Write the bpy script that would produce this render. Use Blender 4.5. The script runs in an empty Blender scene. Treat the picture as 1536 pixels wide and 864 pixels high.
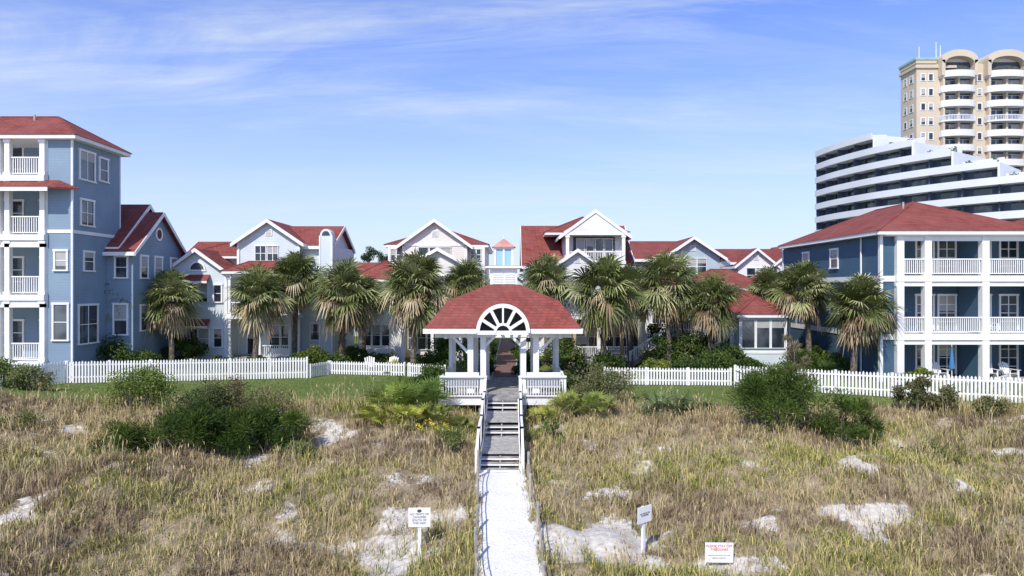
import bpy, math, random
import numpy as np
from mathutils import Vector, Matrix
R=random.Random(7)
RB=random.Random(21)
rng=np.random.default_rng(11)
sc=bpy.context.scene
sc.view_settings.view_transform='Standard'
sc.view_settings.look='None'
sc.view_settings.exposure=0
col=sc.collection
rad=math.radians

# ------------------------------------------------------------ noise
_tab=np.random.default_rng(3).random((256,256))
def vn(x,y):
    x=np.asarray(x,float); y=np.asarray(y,float)
    xi=np.floor(x).astype(int); yi=np.floor(y).astype(int)
    fx=x-xi; fy=y-yi
    fx=fx*fx*(3-2*fx); fy=fy*fy*(3-2*fy)
    a=_tab[xi%256,yi%256]; b=_tab[(xi+1)%256,yi%256]
    c=_tab[xi%256,(yi+1)%256]; d=_tab[(xi+1)%256,(yi+1)%256]
    return (a*(1-fx)+b*fx)*(1-fy)+(c*(1-fx)+d*fx)*fy
def fbm(x,y,o=4):
    s=0;a=.5;t=0
    for i in range(o):
        s=s+a*vn(x*2**i+i*17.3,y*2**i+i*9.1); t+=a; a*=.5
    return s/t
def sstep(a,b,x):
    t=np.clip((x-a)/(b-a),0,1); return t*t*(3-2*t)

# ------------------------------------------------------------ terrain height
CX=-0.46
def path_cx(y): return np.interp(y,[0,19,25,34],[0.1,-0.05,-0.35,CX])
def ground(x,y):
    x=np.asarray(x,float); y=np.asarray(y,float)
    edge=33.4+1.3*(-sstep(6,18,x))
    p=np.interp(y,[-400,-40,0,10,19,25,28.5],[-1.5,-0.6,0.1,0.4,1.0,2.0,2.5])
    side=np.where(y<28.5,p,2.5+(3.35-2.5)*sstep(28.5,33.4,y+(33.4-edge)))
    cen=np.interp(y,[-400,-40,0,10,19,25,34,36,38.5],[-1.5,-0.6,0.1,0.4,1.0,1.98,2.6,2.8,3.35])
    w=np.exp(-((x-CX)/3.2)**2)
    z=side*(1-w)+cen*w
    dune=sstep(2,12,y)*(1-sstep(30,34,y))
    pw=1-np.exp(-((x-path_cx(y))/1.6)**2)
    z=z+dune*pw*((fbm(x*.28+5,y*.28+3,3)-.5)*1.6+(fbm(x*1.3,y*1.3,2)-.5)*.35)
    z=z+0.5*np.exp(-((x+27)/4.)**2-((y-34)/3.)**2)
    foot=np.exp(-((x-path_cx(y))/.7)**2)*(y<25)*(y>8)
    z=z+foot*(fbm(x*4,y*4,2)-.5)*.12
    return z
def gz(x,y): return float(ground(x,y))
def lawnmask(x,y):
    edge=33.6+1.3*(-sstep(6,18,x))+(fbm(x*.5,y*.5+50,2)-.5)*1.8
    return sstep(-.25,.35,y-edge)
def pathmask(x,y):
    d=np.abs(x-path_cx(y)+(fbm(y*.9,y*.9+4,2)-.5)*.35)
    return np.maximum((1-sstep(.70,1.05,d))*(y<26),1-sstep(8,12,y))
def baremask(x,y):
    """bare sand between the tufts, 0..1 (soft)"""
    n=fbm(x*.55+31,y*.8+7,4)
    def bl(cx,cy,rx,ry,k): return k*np.exp(-((x-cx)/rx)**2-((y-cy)/ry)**2)
    cent=bl(-3.0,20.3,3.4,3.0,.18)+bl(4.2,20.3,4.0,2.3,.17)+bl(-8.0,29.8,2.,1.3,.26)+bl(12.6,22.8,1.6,1.0,.19)+bl(2.6,23,1.8,2.5,.13)+bl(-3.0,23.5,1.8,2.,.09)+bl(3.2,30.6,2.,1.2,.09)-.135
    q=sstep(.48,.68,n+cent)*(y<32.5)
    return np.clip(np.maximum(q,pathmask(x,y)),0,1)

# ------------------------------------------------------------ materials
M={}
def nmat(name):
    m=bpy.data.materials.new(name); m.use_nodes=True
    nt=m.node_tree; b=nt.nodes['Principled BSDF']
    M[name]=m
    return m,nt,b
def link(nt,a,b): nt.links.new(a,b)
def mathn(nt,op,a,b=None,c=None):
    n=nt.nodes.new('ShaderNodeMath'); n.operation=op
    for i,v in enumerate((a,b,c)):
        if v is None: continue
        if isinstance(v,(int,float)): n.inputs[i].default_value=v
        else: nt.links.new(v,n.inputs[i])
    return n.outputs[0]
def mixc(nt,f,a,b,mode='MIX'):
    n=nt.nodes.new('ShaderNodeMix'); n.data_type='RGBA'; n.blend_type=mode
    for i,v in ((0,f),(6,a),(7,b)):
        if isinstance(v,(int,float)): n.inputs[i].default_value=v
        elif isinstance(v,tuple): n.inputs[i].default_value=(v[0],v[1],v[2],1)
        else: nt.links.new(v,n.inputs[i])
    return n.outputs[2]
def noise(nt,scale,detail=4,vec=None,rough=.55):
    n=nt.nodes.new('ShaderNodeTexNoise'); n.inputs['Scale'].default_value=scale
    n.inputs['Detail'].default_value=detail; n.inputs['Roughness'].default_value=rough
    if vec is not None: nt.links.new(vec,n.inputs['Vector'])
    return n.outputs['Fac']
def geo(nt): return nt.nodes.new('ShaderNodeNewGeometry').outputs['Position']
def ramp(nt,f,a,b,ca=(0,0,0),cb=(1,1,1)):
    n=nt.nodes.new('ShaderNodeValToRGB'); n.color_ramp.elements[0].position=a; n.color_ramp.elements[1].position=b
    n.color_ramp.elements[0].color=(*ca,1); n.color_ramp.elements[1].color=(*cb,1)
    nt.links.new(f,n.inputs[0]); return n.outputs[0]
def bumpn(nt,b,h,strength=.5,dist=.02):
    n=nt.nodes.new('ShaderNodeBump'); n.inputs['Strength'].default_value=strength; n.inputs['Distance'].default_value=dist
    nt.links.new(h,n.inputs['Height']); nt.links.new(n.outputs[0],b.inputs['Normal'])
def sp(b,v): b.inputs['Specular IOR Level'].default_value=v
def paint(name,c,var=.12,rough=.55,scale=1.2):
    m,nt,b=nmat(name); p=geo(nt)
    f=noise(nt,scale,5,p)
    d=tuple(v*(1-var*1.6) for v in c)
    o=mixc(nt,ramp(nt,f,.35,.65),d,c)
    link(nt,o,b.inputs['Base Color']); b.inputs['Roughness'].default_value=rough; sp(b,.3)
    return m
def siding(name,c,pitch=.17):
    m,nt,b=nmat(name); p=geo(nt)
    s=nt.nodes.new('ShaderNodeSeparateXYZ'); link(nt,p,s.inputs[0])
    fr=mathn(nt,'FRACT',mathn(nt,'DIVIDE',s.outputs[2],pitch))
    f=noise(nt,.7,5,p); f2=noise(nt,9,2,p)
    d=tuple(v*.88 for v in c)
    o=mixc(nt,ramp(nt,f,.35,.65),d,c)
    o=mixc(nt,mathn(nt,'MULTIPLY',f2,.10),o,tuple(v*.6 for v in c))
    g=mathn(nt,'GREATER_THAN',fr,.86)
    o=mixc(nt,mathn(nt,'MULTIPLY',g,.32),o,tuple(v*.5 for v in c))  # lap shadow line painted as a darker strip on each board
    link(nt,o,b.inputs['Base Color']); b.inputs['Roughness'].default_value=.6; sp(b,.25)
    return m
def shingle(name,c,c2):
    m,nt,b=nmat(name); p=geo(nt)
    s=nt.nodes.new('ShaderNodeSeparateXYZ'); link(nt,p,s.inputs[0])
    u=mathn(nt,'ADD',s.outputs[0],s.outputs[1])
    v=mathn(nt,'MULTIPLY',s.outputs[2],1.9)
    cb=nt.nodes.new('ShaderNodeCombineXYZ'); link(nt,u,cb.inputs[0]); link(nt,v,cb.inputs[1])
    br=nt.nodes.new('ShaderNodeTexBrick'); link(nt,cb.outputs[0],br.inputs['Vector'])
    br.inputs['Scale'].default_value=1; br.inputs['Brick Width'].default_value=.36; br.inputs['Row Height'].default_value=.26
    br.inputs['Mortar Size'].default_value=.018; br.inputs['Mortar Smooth'].default_value=.4
    br.inputs['Color1'].default_value=(*c,1); br.inputs['Color2'].default_value=(*c2,1)
    br.inputs['Mortar'].default_value=(c[0]*.35,c[1]*.35,c[2]*.35,1)
    f=noise(nt,.6,6,p,.65)
    o=mixc(nt,ramp(nt,f,.38,.7),br.outputs['Color'],tuple(min(1,v*1.3+.04) for v in c2))
    o2=mixc(nt,.55,br.outputs['Color'],o)
    link(nt,o2,b.inputs['Base Color']); b.inputs['Roughness'].default_value=.85; sp(b,.15)
    bumpn(nt,b,br.outputs['Fac'],-.5,.03)
    return m
TR=paint('white_trim',(.82,.815,.79),.05)
GREYW=paint('grey_wood',(.46,.44,.40),.25,.8,4)
DECKW=paint('deck_boards',(.38,.37,.36),.3,.85,3)
RED=shingle('red_shingles',(.27,.068,.052),(.175,.048,.038))
PINK=paint('faded_pink_roof',(.58,.28,.22),.15)
BLUE=siding('blue_siding',(.23,.315,.40))
NAVY=siding('navy_siding',(.062,.125,.19))
PALE=siding('pale_blue_siding',(.66,.725,.745))
WHITE=siding('white_siding',(.79,.78,.755))
CREAM=siding('cream_siding',(.78,.75,.68))
GBLUE=siding('grey_blue_siding',(.45,.54,.60))
TAN=paint('tan_stucco',(.60,.51,.385),.08,.8,.1)
CREAMS=paint('cream_stucco',(.74,.71,.64),.06,.8,.1)
CONW=paint('white_stucco',(.72,.735,.77),.08,.7,.08)
CONB=paint('painted_shade_stucco',(.09,.125,.19),.15,.6,.3)  # shade on the white stucco, put into a dark blue colour
TEAL=paint('copper_green',(.30,.48,.42),.1)
DARK=paint('dark_interior',(.035,.035,.04),.2)
SHADE=paint('screen_and_recess_shade',(.09,.10,.10),.3)  # porch screen colour, also used as painted-in shade for recesses
BLIND=paint('window_blind',(.42,.42,.40),.1)
BRICK=paint('brick_pavers',(.22,.13,.105),.25,.85,6)
BEIGE=paint('beige_post',(.52,.38,.24),.15)
BARK=paint('palm_bark',(.22,.18,.14),.45,.9,7)
METAL=paint('dark_metal',(.08,.08,.09),.1,.4)
BLUEF=paint('blue_fabric',(.05,.20,.42),.1)
REDT=paint('red_print',(.60,.05,.06),.05)
BLK=paint('black_print',(.03,.03,.04),.05)
ROPE=paint('rope',(.36,.30,.22),.3,.9,8)
m,nt,b=nmat('window_glass'); p=geo(nt)
f=noise(nt,.45,2,p)
o=mixc(nt,ramp(nt,f,.5,.62),(.018,.028,.038),(.09,.11,.12))
link(nt,o,b.inputs['Base Color']); b.inputs['Roughness'].default_value=.06; sp(b,.9); GL=m
m,nt,b=nmat('lantern_glass')
b.inputs['Base Color'].default_value=(.30,.50,.62,1); b.inputs['Roughness'].default_value=.1; LG=m
def vcmat(name,rough=.6,trans=.25,spec=.25):
    m,nt,b=nmat(name)
    a=nt.nodes.new('ShaderNodeVertexColor'); a.layer_name='Col'
    link(nt,a.outputs[0],b.inputs['Base Color']); b.inputs['Roughness'].default_value=rough; sp(b,spec)
    if trans>0:
        t=nt.nodes.new('ShaderNodeBsdfTranslucent'); link(nt,a.outputs[0],t.inputs[0])
        mx=nt.nodes.new('ShaderNodeMixShader'); mx.inputs[0].default_value=trans
        link(nt,b.outputs[0],mx.inputs[1]); link(nt,t.outputs[0],mx.inputs[2])
        link(nt,mx.outputs[0],nt.nodes['Material Output'].inputs[0])
    return m
LEAF=vcmat('leaves',.6,.18,.14); FROND=vcmat('palm_fronds',.45,.18,.3); GRASS=vcmat('grass_blades',.85,.0,.05)

# ------------------------------------------------------------ builder
class B:
    def __init__(s,name,origin=(0,0,0),rot=0):
        s.name=name; s.o=origin; s.rot=rot; s.p={}
    def add(s,part,mat,vs,fs):
        k=(part,mat.name)
        V,F=s.p.setdefault(k,([],[])); n=len(V)
        V.extend(vs); F.extend([tuple(i+n for i in f) for f in fs])
    def box(s,part,mat,x0,x1,y0,y1,z0,z1):
        vs=[(x0,y0,z0),(x1,y0,z0),(x1,y1,z0),(x0,y1,z0),(x0,y0,z1),(x1,y0,z1),(x1,y1,z1),(x0,y1,z1)]
        s.add(part,mat,vs,[(0,3,2,1),(4,5,6,7),(0,1,5,4),(1,2,6,5),(2,3,7,6),(3,0,4,7)])
    def prism(s,part,mat,pts,off):
        n=len(pts); q=[tuple(Vector(p)+Vector(off)) for p in pts]
        fs=[tuple(range(n)),tuple(range(2*n-1,n-1,-1))]
        fs+=[(i,i+n,(i+1)%n+n,(i+1)%n) for i in range(n)]
        s.add(part,mat,[tuple(p) for p in pts]+q,fs)
    def beam(s,part,mat,p0,p1,w,h):
        p0=Vector(p0);p1=Vector(p1); d=(p1-p0)
        if d.length<1e-6: return
        d.normalize(); up=Vector((0,0,1)) if abs(d.z)<.98 else Vector((0,1,0))
        a=d.cross(up).normalized()*w/2; c=a.cross(d).normalized()*h/2
        pts=[p0-a-c,p0+a-c,p0+a+c,p0-a+c]
        s.prism(part,mat,pts,p1-p0)
    def cyl(s,part,mat,p0,p1,r0,r1,n=10):
        p0=Vector(p0);p1=Vector(p1); d=(p1-p0).normalized()
        up=Vector((0,0,1)) if abs(d.z)<.98 else Vector((1,0,0))
        a=d.cross(up).normalized(); c=a.cross(d)
        vs=[];
        for p,r in ((p0,r0),(p1,r1)):
            for i in range(n):
                t=2*math.pi*i/n; vs.append(tuple(p+a*math.cos(t)*r+c*math.sin(t)*r))
        fs=[(i,(i+1)%n,(i+1)%n+n,i+n) for i in range(n)]+[tuple(range(n-1,-1,-1)),tuple(range(n,2*n))]
        s.add(part,mat,vs,fs)
    def fbox(s,part,mat,face,pl,u0,u1,d0,d1,z0,z1):
        if face=='-y': s.box(part,mat,u0,u1,pl-d1,pl-d0,z0,z1)
        elif face=='+x': s.box(part,mat,pl+d0,pl+d1,u0,u1,z0,z1)
        else: s.box(part,mat,pl-d1,pl-d0,u0,u1,z0,z1)
    def win(s,face,pl,u0,u1,z0,z1,nx=2,nz=2,fw=.11,door=False):
        s.fbox('window_glass',GL,face,pl,u0,u1,0,.02,z0,z1)
        if RB.random()<.45:
            k=RB.choice([.3,.45,.55,.8]); s.fbox('window_blinds',BLIND,face,pl,u0+.02,u1-.02,.021,.026,z1-(z1-z0)*k,z1-.01)
        s.fbox('window_trim',TR,face,pl,u0-fw,u0,0,.07,z0,z1)
        s.fbox('window_trim',TR,face,pl,u1,u1+fw,0,.07,z0,z1)
        s.fbox('window_trim',TR,face,pl,u0-fw-.03,u1+fw+.03,0,.09,z1,z1+fw*1.2)
        if not door: s.fbox('window_trim',TR,face,pl,u0-fw-.03,u1+fw+.03,0,.12,z0-fw*.8,z0)
        for i in range(1,nx):
            u=u0+(u1-u0)*i/nx; s.fbox('muntins',TR,face,pl,u-.025,u+.025,.02,.05,z0,z1)
        for i in range(1,nz):
            z=z0+(z1-z0)*i/nz; s.fbox('muntins',TR,face,pl,u0,u1,.02,.047,z-.022,z+.022)
    def winrow(s,face,pl,u0,u1,n,z0,z1,gap=.16,nx=1,nz=2):
        w=(u1-u0-gap*(n-1))/n
        for i in range(n):
            a=u0+i*(w+gap); s.win(face,pl,a,a+w,z0,z1,nx,nz,fw=gap/2-.035)
    def gable(s,wm,x0,x1,y0,y1,ze,zr,axis='y',oh=.4,th=.14,roof=None,fr=.4,bk=.2,vent=False):
        roof=roof or RED
        if axis=='y': f=lambda a,b_,z:(a,b_,z); a0,a1,b0,b1=x0,x1,y0,y1
        else: f=lambda a,b_,z:(b_,a,z); a0,a1,b0,b1=y0,y1,x0,x1
        ac=(a0+a1)/2; sl=(zr-ze)/(ac-a0)
        s.prism('gable_walls',wm,[f(a0,b0,ze),f(a1,b0,ze),f(ac,b0,zr)],Vector(f(0,b1-b0,0)))
        if vent and axis=='y':
            zv=ze+(zr-ze)*.45
            s.box('gable_vent',TR,ac-.26,ac+.26,b0-.05,b0-.001,zv-.25,zv+.25)
            for k in range(4): s.box('gable_vent_slats',GREYW,ac-.2,ac+.2,b0-.06,b0-.051,zv-.19+k*.1,zv-.14+k*.1)
        bb0=b0-(fr if axis=='y' else bk); bb1=b1+(bk if axis=='y' else fr)
        zl=ze-oh*sl; e=.012
        for sg,ae in ((-1,a0-oh),(1,a1+oh)):
            s.prism('roof',roof,[f(ae,bb0,zl+e),f(ac,bb0,zr+e),f(ac,bb1,zr+e),f(ae,bb1,zl+e)],(0,0,th))
            for bp,dd in ((bb0,-.05),(bb1,.05)):
                s.prism('rake_trim',TR,[f(ae,bp,zl-.12),f(ac,bp,zr-.12),f(ac,bp,zr+th+.02),f(ae,bp,zl+th+.02)],Vector(f(0,dd,0)))
            s.prism('eave_trim',TR,[f(ae,bb0,zl-.1),f(ae,bb1,zl-.1),f(ae,bb1,zl+th),f(ae,bb0,zl+th)],Vector(f(sg*.05,0,0)))
    def hip(s,x0,x1,y0,y1,ze,zr,oh=.4,ridge=None,roof=None):
        roof=roof or RED
        X0,X1,Y0,Y1=x0-oh,x1+oh,y0-oh,y1+oh
        w=X1-X0;d=Y1-Y0;xc=(X0+X1)/2;yc=(Y0+Y1)/2
        if ridge: r0,r1=ridge
        elif w>=d: r0=(X0+d/2,yc);r1=(X1-d/2,yc)
        else: r0=(xc,Y0+w/2);r1=(xc,Y1-w/2)
        A,B_,C,D_=(X0,Y0,ze),(X1,Y0,ze),(X1,Y1,ze),(X0,Y1,ze)
        vs=[A,B_,C,D_,(*r0,zr),(*r1,zr)]
        if w>=d: fs=[(0,1,5,4),(1,2,5),(2,3,4,5),(3,0,4)]
        else: fs=[(0,1,4),(1,2,5,4),(2,3,5),(3,0,4,5)]
        s.add('roof',roof,vs,fs)
        t=.05
        s.box('eave_trim',TR,X0+t,X1-t,Y0+t,Y1-t,ze-.22,ze-.006)
        pairs=[(A,vs[4]),(C,vs[5]),(vs[4],vs[5])]+([(D_,vs[4]),(B_,vs[5])] if w>=d else [(B_,vs[4]),(D_,vs[5])])
        for a,c in pairs: s.beam('ridge_caps',roof,a,c,.16,.06)
    def rail(s,p0,p1,h=1.0,pitch=.14,mat=None,part='railing',bw=.045,post=True):
        mat=mat or TR
        p0=Vector(p0);p1=Vector(p1); L=(p1-p0).length; up=Vector((0,0,1))
        s.beam(part,mat,p0+up*h,p1+up*h,.1,.07); s.beam(part,mat,p0+up*.12,p1+up*.12,.06,.06)
        n=max(2,int(L/pitch))
        for i in range(1,n):
            p=p0.lerp(p1,i/n); s.beam(part,mat,p+up*.151,p+up*(h-.036),bw,bw)
        if post:
            for p in (p0,p1): s.beam(part,mat,p+up*.0,p+up*(h+.08),.12,.12)
    def col(s,x,y,z0,z1,w=.3,mat=None):
        mat=mat or TR
        s.box('columns',mat,x-w/2,x+w/2,y-w/2,y+w/2,z0,z1)
        s.box('column_caps',mat,x-w/2-.05,x+w/2+.05,y-w/2-.05,y+w/2+.05,z0+.003,z0+.2)
        s.box('column_caps',mat,x-w/2-.05,x+w/2+.05,y-w/2-.05,y+w/2+.05,z1-.18,z1-.003)
    def finish(s):
        e=bpy.data.objects.new(s.name,None); col.objects.link(e)
        e.location=s.o; e.rotation_euler=(0,0,s.rot)
        for (part,mn),(V,F) in s.p.items():
            me=bpy.data.meshes.new(part); me.from_pydata(V,[],F); me.materials.append(M[mn]); me.update()
            o=bpy.data.objects.new(part,me); col.objects.link(o); o.parent=e
        return e
def mesh_np(name,V,sizes,loops,C,mat,parent=None):
    me=bpy.data.meshes.new(name)
    me.vertices.add(len(V)); me.vertices.foreach_set('co',np.asarray(V,np.float32).ravel())
    me.loops.add(len(loops)); me.loops.foreach_set('vertex_index',np.asarray(loops,np.int32))
    sizes=np.asarray(sizes); st=np.concatenate([[0],np.cumsum(sizes)[:-1]]).astype(np.int32)
    me.polygons.add(len(sizes)); me.polygons.foreach_set('loop_start',st)
    me.update(calc_edges=True); me.validate()
    if C is not None:
        a=me.color_attributes.new('Col','FLOAT_COLOR','POINT')
        c4=np.ones((len(V),4),np.float32); c4[:,:3]=C; a.data.foreach_set('color',c4.ravel())
    me.materials.append(mat)
    o=bpy.data.objects.new(name,me); col.objects.link(o)
    if parent: o.parent=parent
    return o

# ------------------------------------------------------------ terrain
def axis(lo,hi,step,far,g=1.35):
    c=list(np.arange(lo,hi+.001,step)); s=step;a=[];v=hi
    while v<far: s*=g; v+=s; a.append(v)
    s=step;b_=[];v=lo
    while v>-far: s*=g; v-=s; b_.append(v)
    return np.array(b_[::-1]+c+a)
xs=axis(-36,36,.2,4500); ys=axis(8,46,.2,4500)
GX,GY=np.meshgrid(xs,ys)
GZ=ground(GX,GY)
V=np.stack([GX.ravel(),GY.ravel(),GZ.ravel()],1)
nx,ny=len(xs),len(ys)
I=np.arange(nx*ny).reshape(ny,nx)
Q=np.stack([I[:-1,:-1],I[:-1,1:],I[1:,1:],I[1:,:-1]],-1).reshape(-1,4)
lw=lawnmask(GX,GY).ravel(); br=baremask(GX,GY).ravel(); pm=pathmask(GX,GY).ravel()
Cc=np.stack([lw,br,pm],1)
m,nt,b=nmat('dune_ground')
a=nt.nodes.new('ShaderNodeVertexColor'); a.layer_name='Col'
s=nt.nodes.new('ShaderNodeSeparateColor'); link(nt,a.outputs[0],s.inputs[0])
p=geo(nt); n1=noise(nt,1.1,6,p,.7); n2=noise(nt,14,4,p,.7); n3=noise(nt,4.5,5,p,.7)
litter=mixc(nt,ramp(nt,n1,.35,.65),(.23,.18,.11),(.38,.31,.205))
litter=mixc(nt,ramp(nt,n2,.5,.75),litter,(.13,.10,.06))
sand=mixc(nt,ramp(nt,n3,.35,.65),(.46,.41,.34),(.72,.68,.61))
sand=mixc(nt,ramp(nt,n2,.58,.72),sand,(.28,.23,.16))
psand=mixc(nt,ramp(nt,n2,.3,.7),(.66,.64,.59),(.82,.80,.76))
lawn=mixc(nt,ramp(nt,n1,.3,.7),(.075,.13,.03),(.14,.18,.055))
lawn=mixc(nt,mathn(nt,'MULTIPLY',ramp(nt,n2,.4,.7),.5),lawn,(.20,.19,.08))
jit=mathn(nt,'ADD',mathn(nt,'MULTIPLY',mathn(nt,'SUBTRACT',n2,.5),1.4),mathn(nt,'MULTIPLY',mathn(nt,'SUBTRACT',n3,.5),1.8))
f=ramp(nt,mathn(nt,'ADD',s.outputs[1],jit),.42,.72)
fp_=ramp(nt,mathn(nt,'ADD',s.outputs[2],mathn(nt,'MULTIPLY',jit,.45)),.40,.62)
o=mixc(nt,f,litter,sand); o=mixc(nt,fp_,o,psand); o=mixc(nt,s.outputs[0],o,lawn)
link(nt,o,b.inputs['Base Color']); b.inputs['Roughness'].default_value=.95; sp(b,.1)
bumpn(nt,b,mathn(nt,'ADD',n2,mathn(nt,'ADD',n1,n3)),.7,.07)
go=mesh_np('ground',V,np.full(len(Q),4),Q.ravel(),Cc,m)
go.data.polygons.foreach_set('use_smooth',np.ones(len(Q),bool))

# ------------------------------------------------------------ grass
def blades(name,x,y,h,w,lean,c,parent=None):
    n=len(x); az=rng.random(n)*2*math.pi; fa=rng.random(n)*math.pi
    z=ground(x,y)-.03
    dx=np.cos(az)*lean*h; dy=np.sin(az)*lean*h
    wx=np.cos(fa)*w/2; wy=np.sin(fa)*w/2
    V=np.zeros((n,5,3),np.float32)
    V[:,0]=np.stack([x-wx,y-wy,z],1); V[:,1]=np.stack([x+wx,y+wy,z],1)
    mx=x+dx*.3;my=y+dy*.3;mz=z+h*.6
    V[:,2]=np.stack([mx-wx*.8,my-wy*.8,mz],1); V[:,3]=np.stack([mx+wx*.8,my+wy*.8,mz],1)
    V[:,4]=np.stack([x+dx,y+dy,z+h*(1-.35*lean)],1)
    base=np.arange(n)[:,None]*5
    L=(base+np.array([0,1,3,2,2,3,4])).ravel()
    S=np.tile([4,3],n)
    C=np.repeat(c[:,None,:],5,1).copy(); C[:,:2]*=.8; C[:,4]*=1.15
    return mesh_np(name,V.reshape(-1,3),S,L,C.reshape(-1,3),GRASS,parent),V
def tufts(nt_,per,xr,yr,spread=.16,sparse=.08):
    tx=rng.uniform(*xr,nt_); ty=rng.uniform(*yr,nt_)
    k=1-baremask(tx,ty)*1.05; k=np.clip(k,sparse,1)*(1-lawnmask(tx,ty))
    ok=rng.random(nt_)<k
    onpath=(pathmask(tx,ty)>.35)&(ty<26); ok&=~onpath
    und=(np.abs(tx-CX)<.85)&(ty>25); ok&=~und
    und=(np.abs(tx-CX)<3.1)&(ty>33.9); ok&=~und
    ok&=np.abs(tx)<ty*.80+6
    tx=tx[ok];ty=ty[ok]; n=len(tx)
    th=rng.uniform(.45,1.35,n)*(.40+1.2*fbm(tx*.45,ty*.45+9,3)); tc=rng.random(n)
    x=np.repeat(tx,per)+rng.normal(0,spread,n*per); y=np.repeat(ty,per)+rng.normal(0,spread,n*per)
    return x,y,np.repeat(th,per),np.repeat(tc,per)
x,y,th,tc=tufts(25000,18,(-37,37),(13,35),.14,.16)
n=len(x)
g=fbm(x*.13+3,y*.38+8,3)+(tc-.5)*.28+.12*np.exp(-((x+14)/9)**2-((y-22)/2.5)**2)+.10*np.exp(-((x-9)/10)**2-((y-25.5)/2.)**2)+.10*np.exp(-((x+16)/7)**2-((y-18)/2.)**2)
straw=np.array([.56,.445,.23]); green=np.array([.22,.25,.07]); yel=np.array([.52,.47,.15]); brown=np.array([.31,.23,.145])
t=sstep(.44,.60,g)[:,None]
c=straw*(1-t)+yel*t
t2=(rng.random(n)<.17+.30*t[:,0])[:,None]; c=np.where(t2,green*(1-.3*rng.random((n,1))),c)
t3=(fbm(x*.3+60,y*.5+20,3)+(rng.random(n)-.5)*.30>.575)[:,None]; c=np.where(t3,brown*rng.uniform(.7,1.1,(n,1)),c)
c=c*rng.uniform(.6,1.2,(n,1))
h=.40*th*rng.uniform(.5,1.2,n)
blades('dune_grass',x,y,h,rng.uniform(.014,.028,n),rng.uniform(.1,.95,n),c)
x,y,th,tc=tufts(3600,6,(-37,37),(14,34),.14,.1)
n=len(x); h=.88*th*rng.uniform(.7,1.25,n)
c=np.array([.60,.49,.26])*rng.uniform(.7,1.1,(n,1))
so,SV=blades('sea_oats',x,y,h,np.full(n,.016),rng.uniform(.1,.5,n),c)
tips=SV[:,4].astype(float); k=rng.random(n)<.25; tips=tips[k]
nn=len(tips); w_=.017; dd=rng.normal(0,.04,(nn,2))
A=np.zeros((nn,4,3)); A[:,0]=tips+np.array([0,0,-.09]); A[:,2]=tips+np.concatenate([dd,np.full((nn,1),.10)],1)
A[:,1]=tips+np.array([w_,0,.02]); A[:,3]=tips-np.array([w_,0,-.02])
mesh_np('seed_heads',A.reshape(-1,3),np.full(nn,4),np.arange(nn*4),np.repeat(np.array([[.50,.38,.20]])*rng.uniform(.7,1.2,(nn,1)),4,0),GRASS,so)
n=90000
x=rng.uniform(-30,30,n); y=rng.uniform(31.8,44,n)
ok=(rng.random(n)<lawnmask(x,y)*.9)&(np.abs(x-CX)>3.3); x=x[ok];y=y[ok];n=len(x)
c=np.array([.12,.19,.04])*rng.uniform(.7,1.4,(n,1))+np.array([.08,.055,.015])*(fbm(x*.6,y*.6,2)[:,None])
blades('lawn_grass',x,y,rng.uniform(.04,.12,n),np.full(n,.03),rng.uniform(.2,.9,n),c)

# ------------------------------------------------------------ foliage helpers
def leafcloud(centers,rads,per,size,cols,asp=.5,squash=.85,outward=0.0):
    cs=np.repeat(centers,per,0); rs=np.repeat(rads,per); n=len(cs)
    d=rng.normal(size=(n,3)); d/=np.linalg.norm(d,axis=1,keepdims=True)
    r=rs*(rng.random(n)**.45); pos=cs+d*r[:,None]*np.array([1,1,squash])
    u=rng.normal(size=(n,3))*(1-outward)+d*outward*1.5+np.array([0,0,.5])*outward; u/=np.linalg.norm(u,axis=1,keepdims=True)
    v=np.cross(u,rng.normal(size=(n,3))); v/=np.linalg.norm(v,axis=1,keepdims=True)+1e-9
    s=size*rng.uniform(.6,1.3,n)[:,None]
    V=np.stack([pos-u*s*.5,pos+v*s*asp*.5,pos+u*s*.5,pos-v*s*asp*.5],1)
    cc=np.repeat(cols,per,0)*rng.uniform(.65,1.35,(n,1))
    C=np.repeat(cc[:,None],4,1)
    return V.reshape(-1,3),C.reshape(-1,3)
def quads_obj(name,V,C,parent=None,mat=None):
    k=len(V)//4
    return mesh_np(name,V,np.full(k,4),np.arange(len(V)),C,mat or LEAF,parent)
def bush(name,x,y,rx,ry,h,c1,c2,ncl=24,per=260,size=.12,asp=.5,outward=0.,z=None,cr=.42):
    z=gz(x,y) if z is None else z
    cen=[];rr=[];cc=[]
    B_=B(name,(x,y,z))
    for i in range(ncl):
        a=R.random()*6.28; q=R.random()**.6; zz=R.random()
        lim=math.sqrt(max(0,1-zz**2*.75))
        c=(math.cos(a)*rx*q*lim,math.sin(a)*ry*q*lim,.15*h+zz*h*.8*(1-.25*q))
        cen.append(c); rr.append(min(rx,h)*cr*R.uniform(.55,1.15)); t=R.random()
        cc.append([c1[k]*(1-t)+c2[k]*t for k in range(3)])
        if i%2==0: B_.cyl('branches',BARK,(R.uniform(-.1,.1),R.uniform(-.1,.1),-.1),c,.035,.012,5)
    V,C=leafcloud(np.array(cen),np.array(rr),per,size,np.array(cc),asp,.85,outward)
    e=B_.finish(); quads_obj('foliage',V,C,e)
    return e
DG=(.042,.075,.018); MG=(.095,.14,.03); YG=(.21,.25,.05); PG=(.030,.062,.011); PG2=(.105,.155,.028); BR=(.17,.12,.07)
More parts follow.
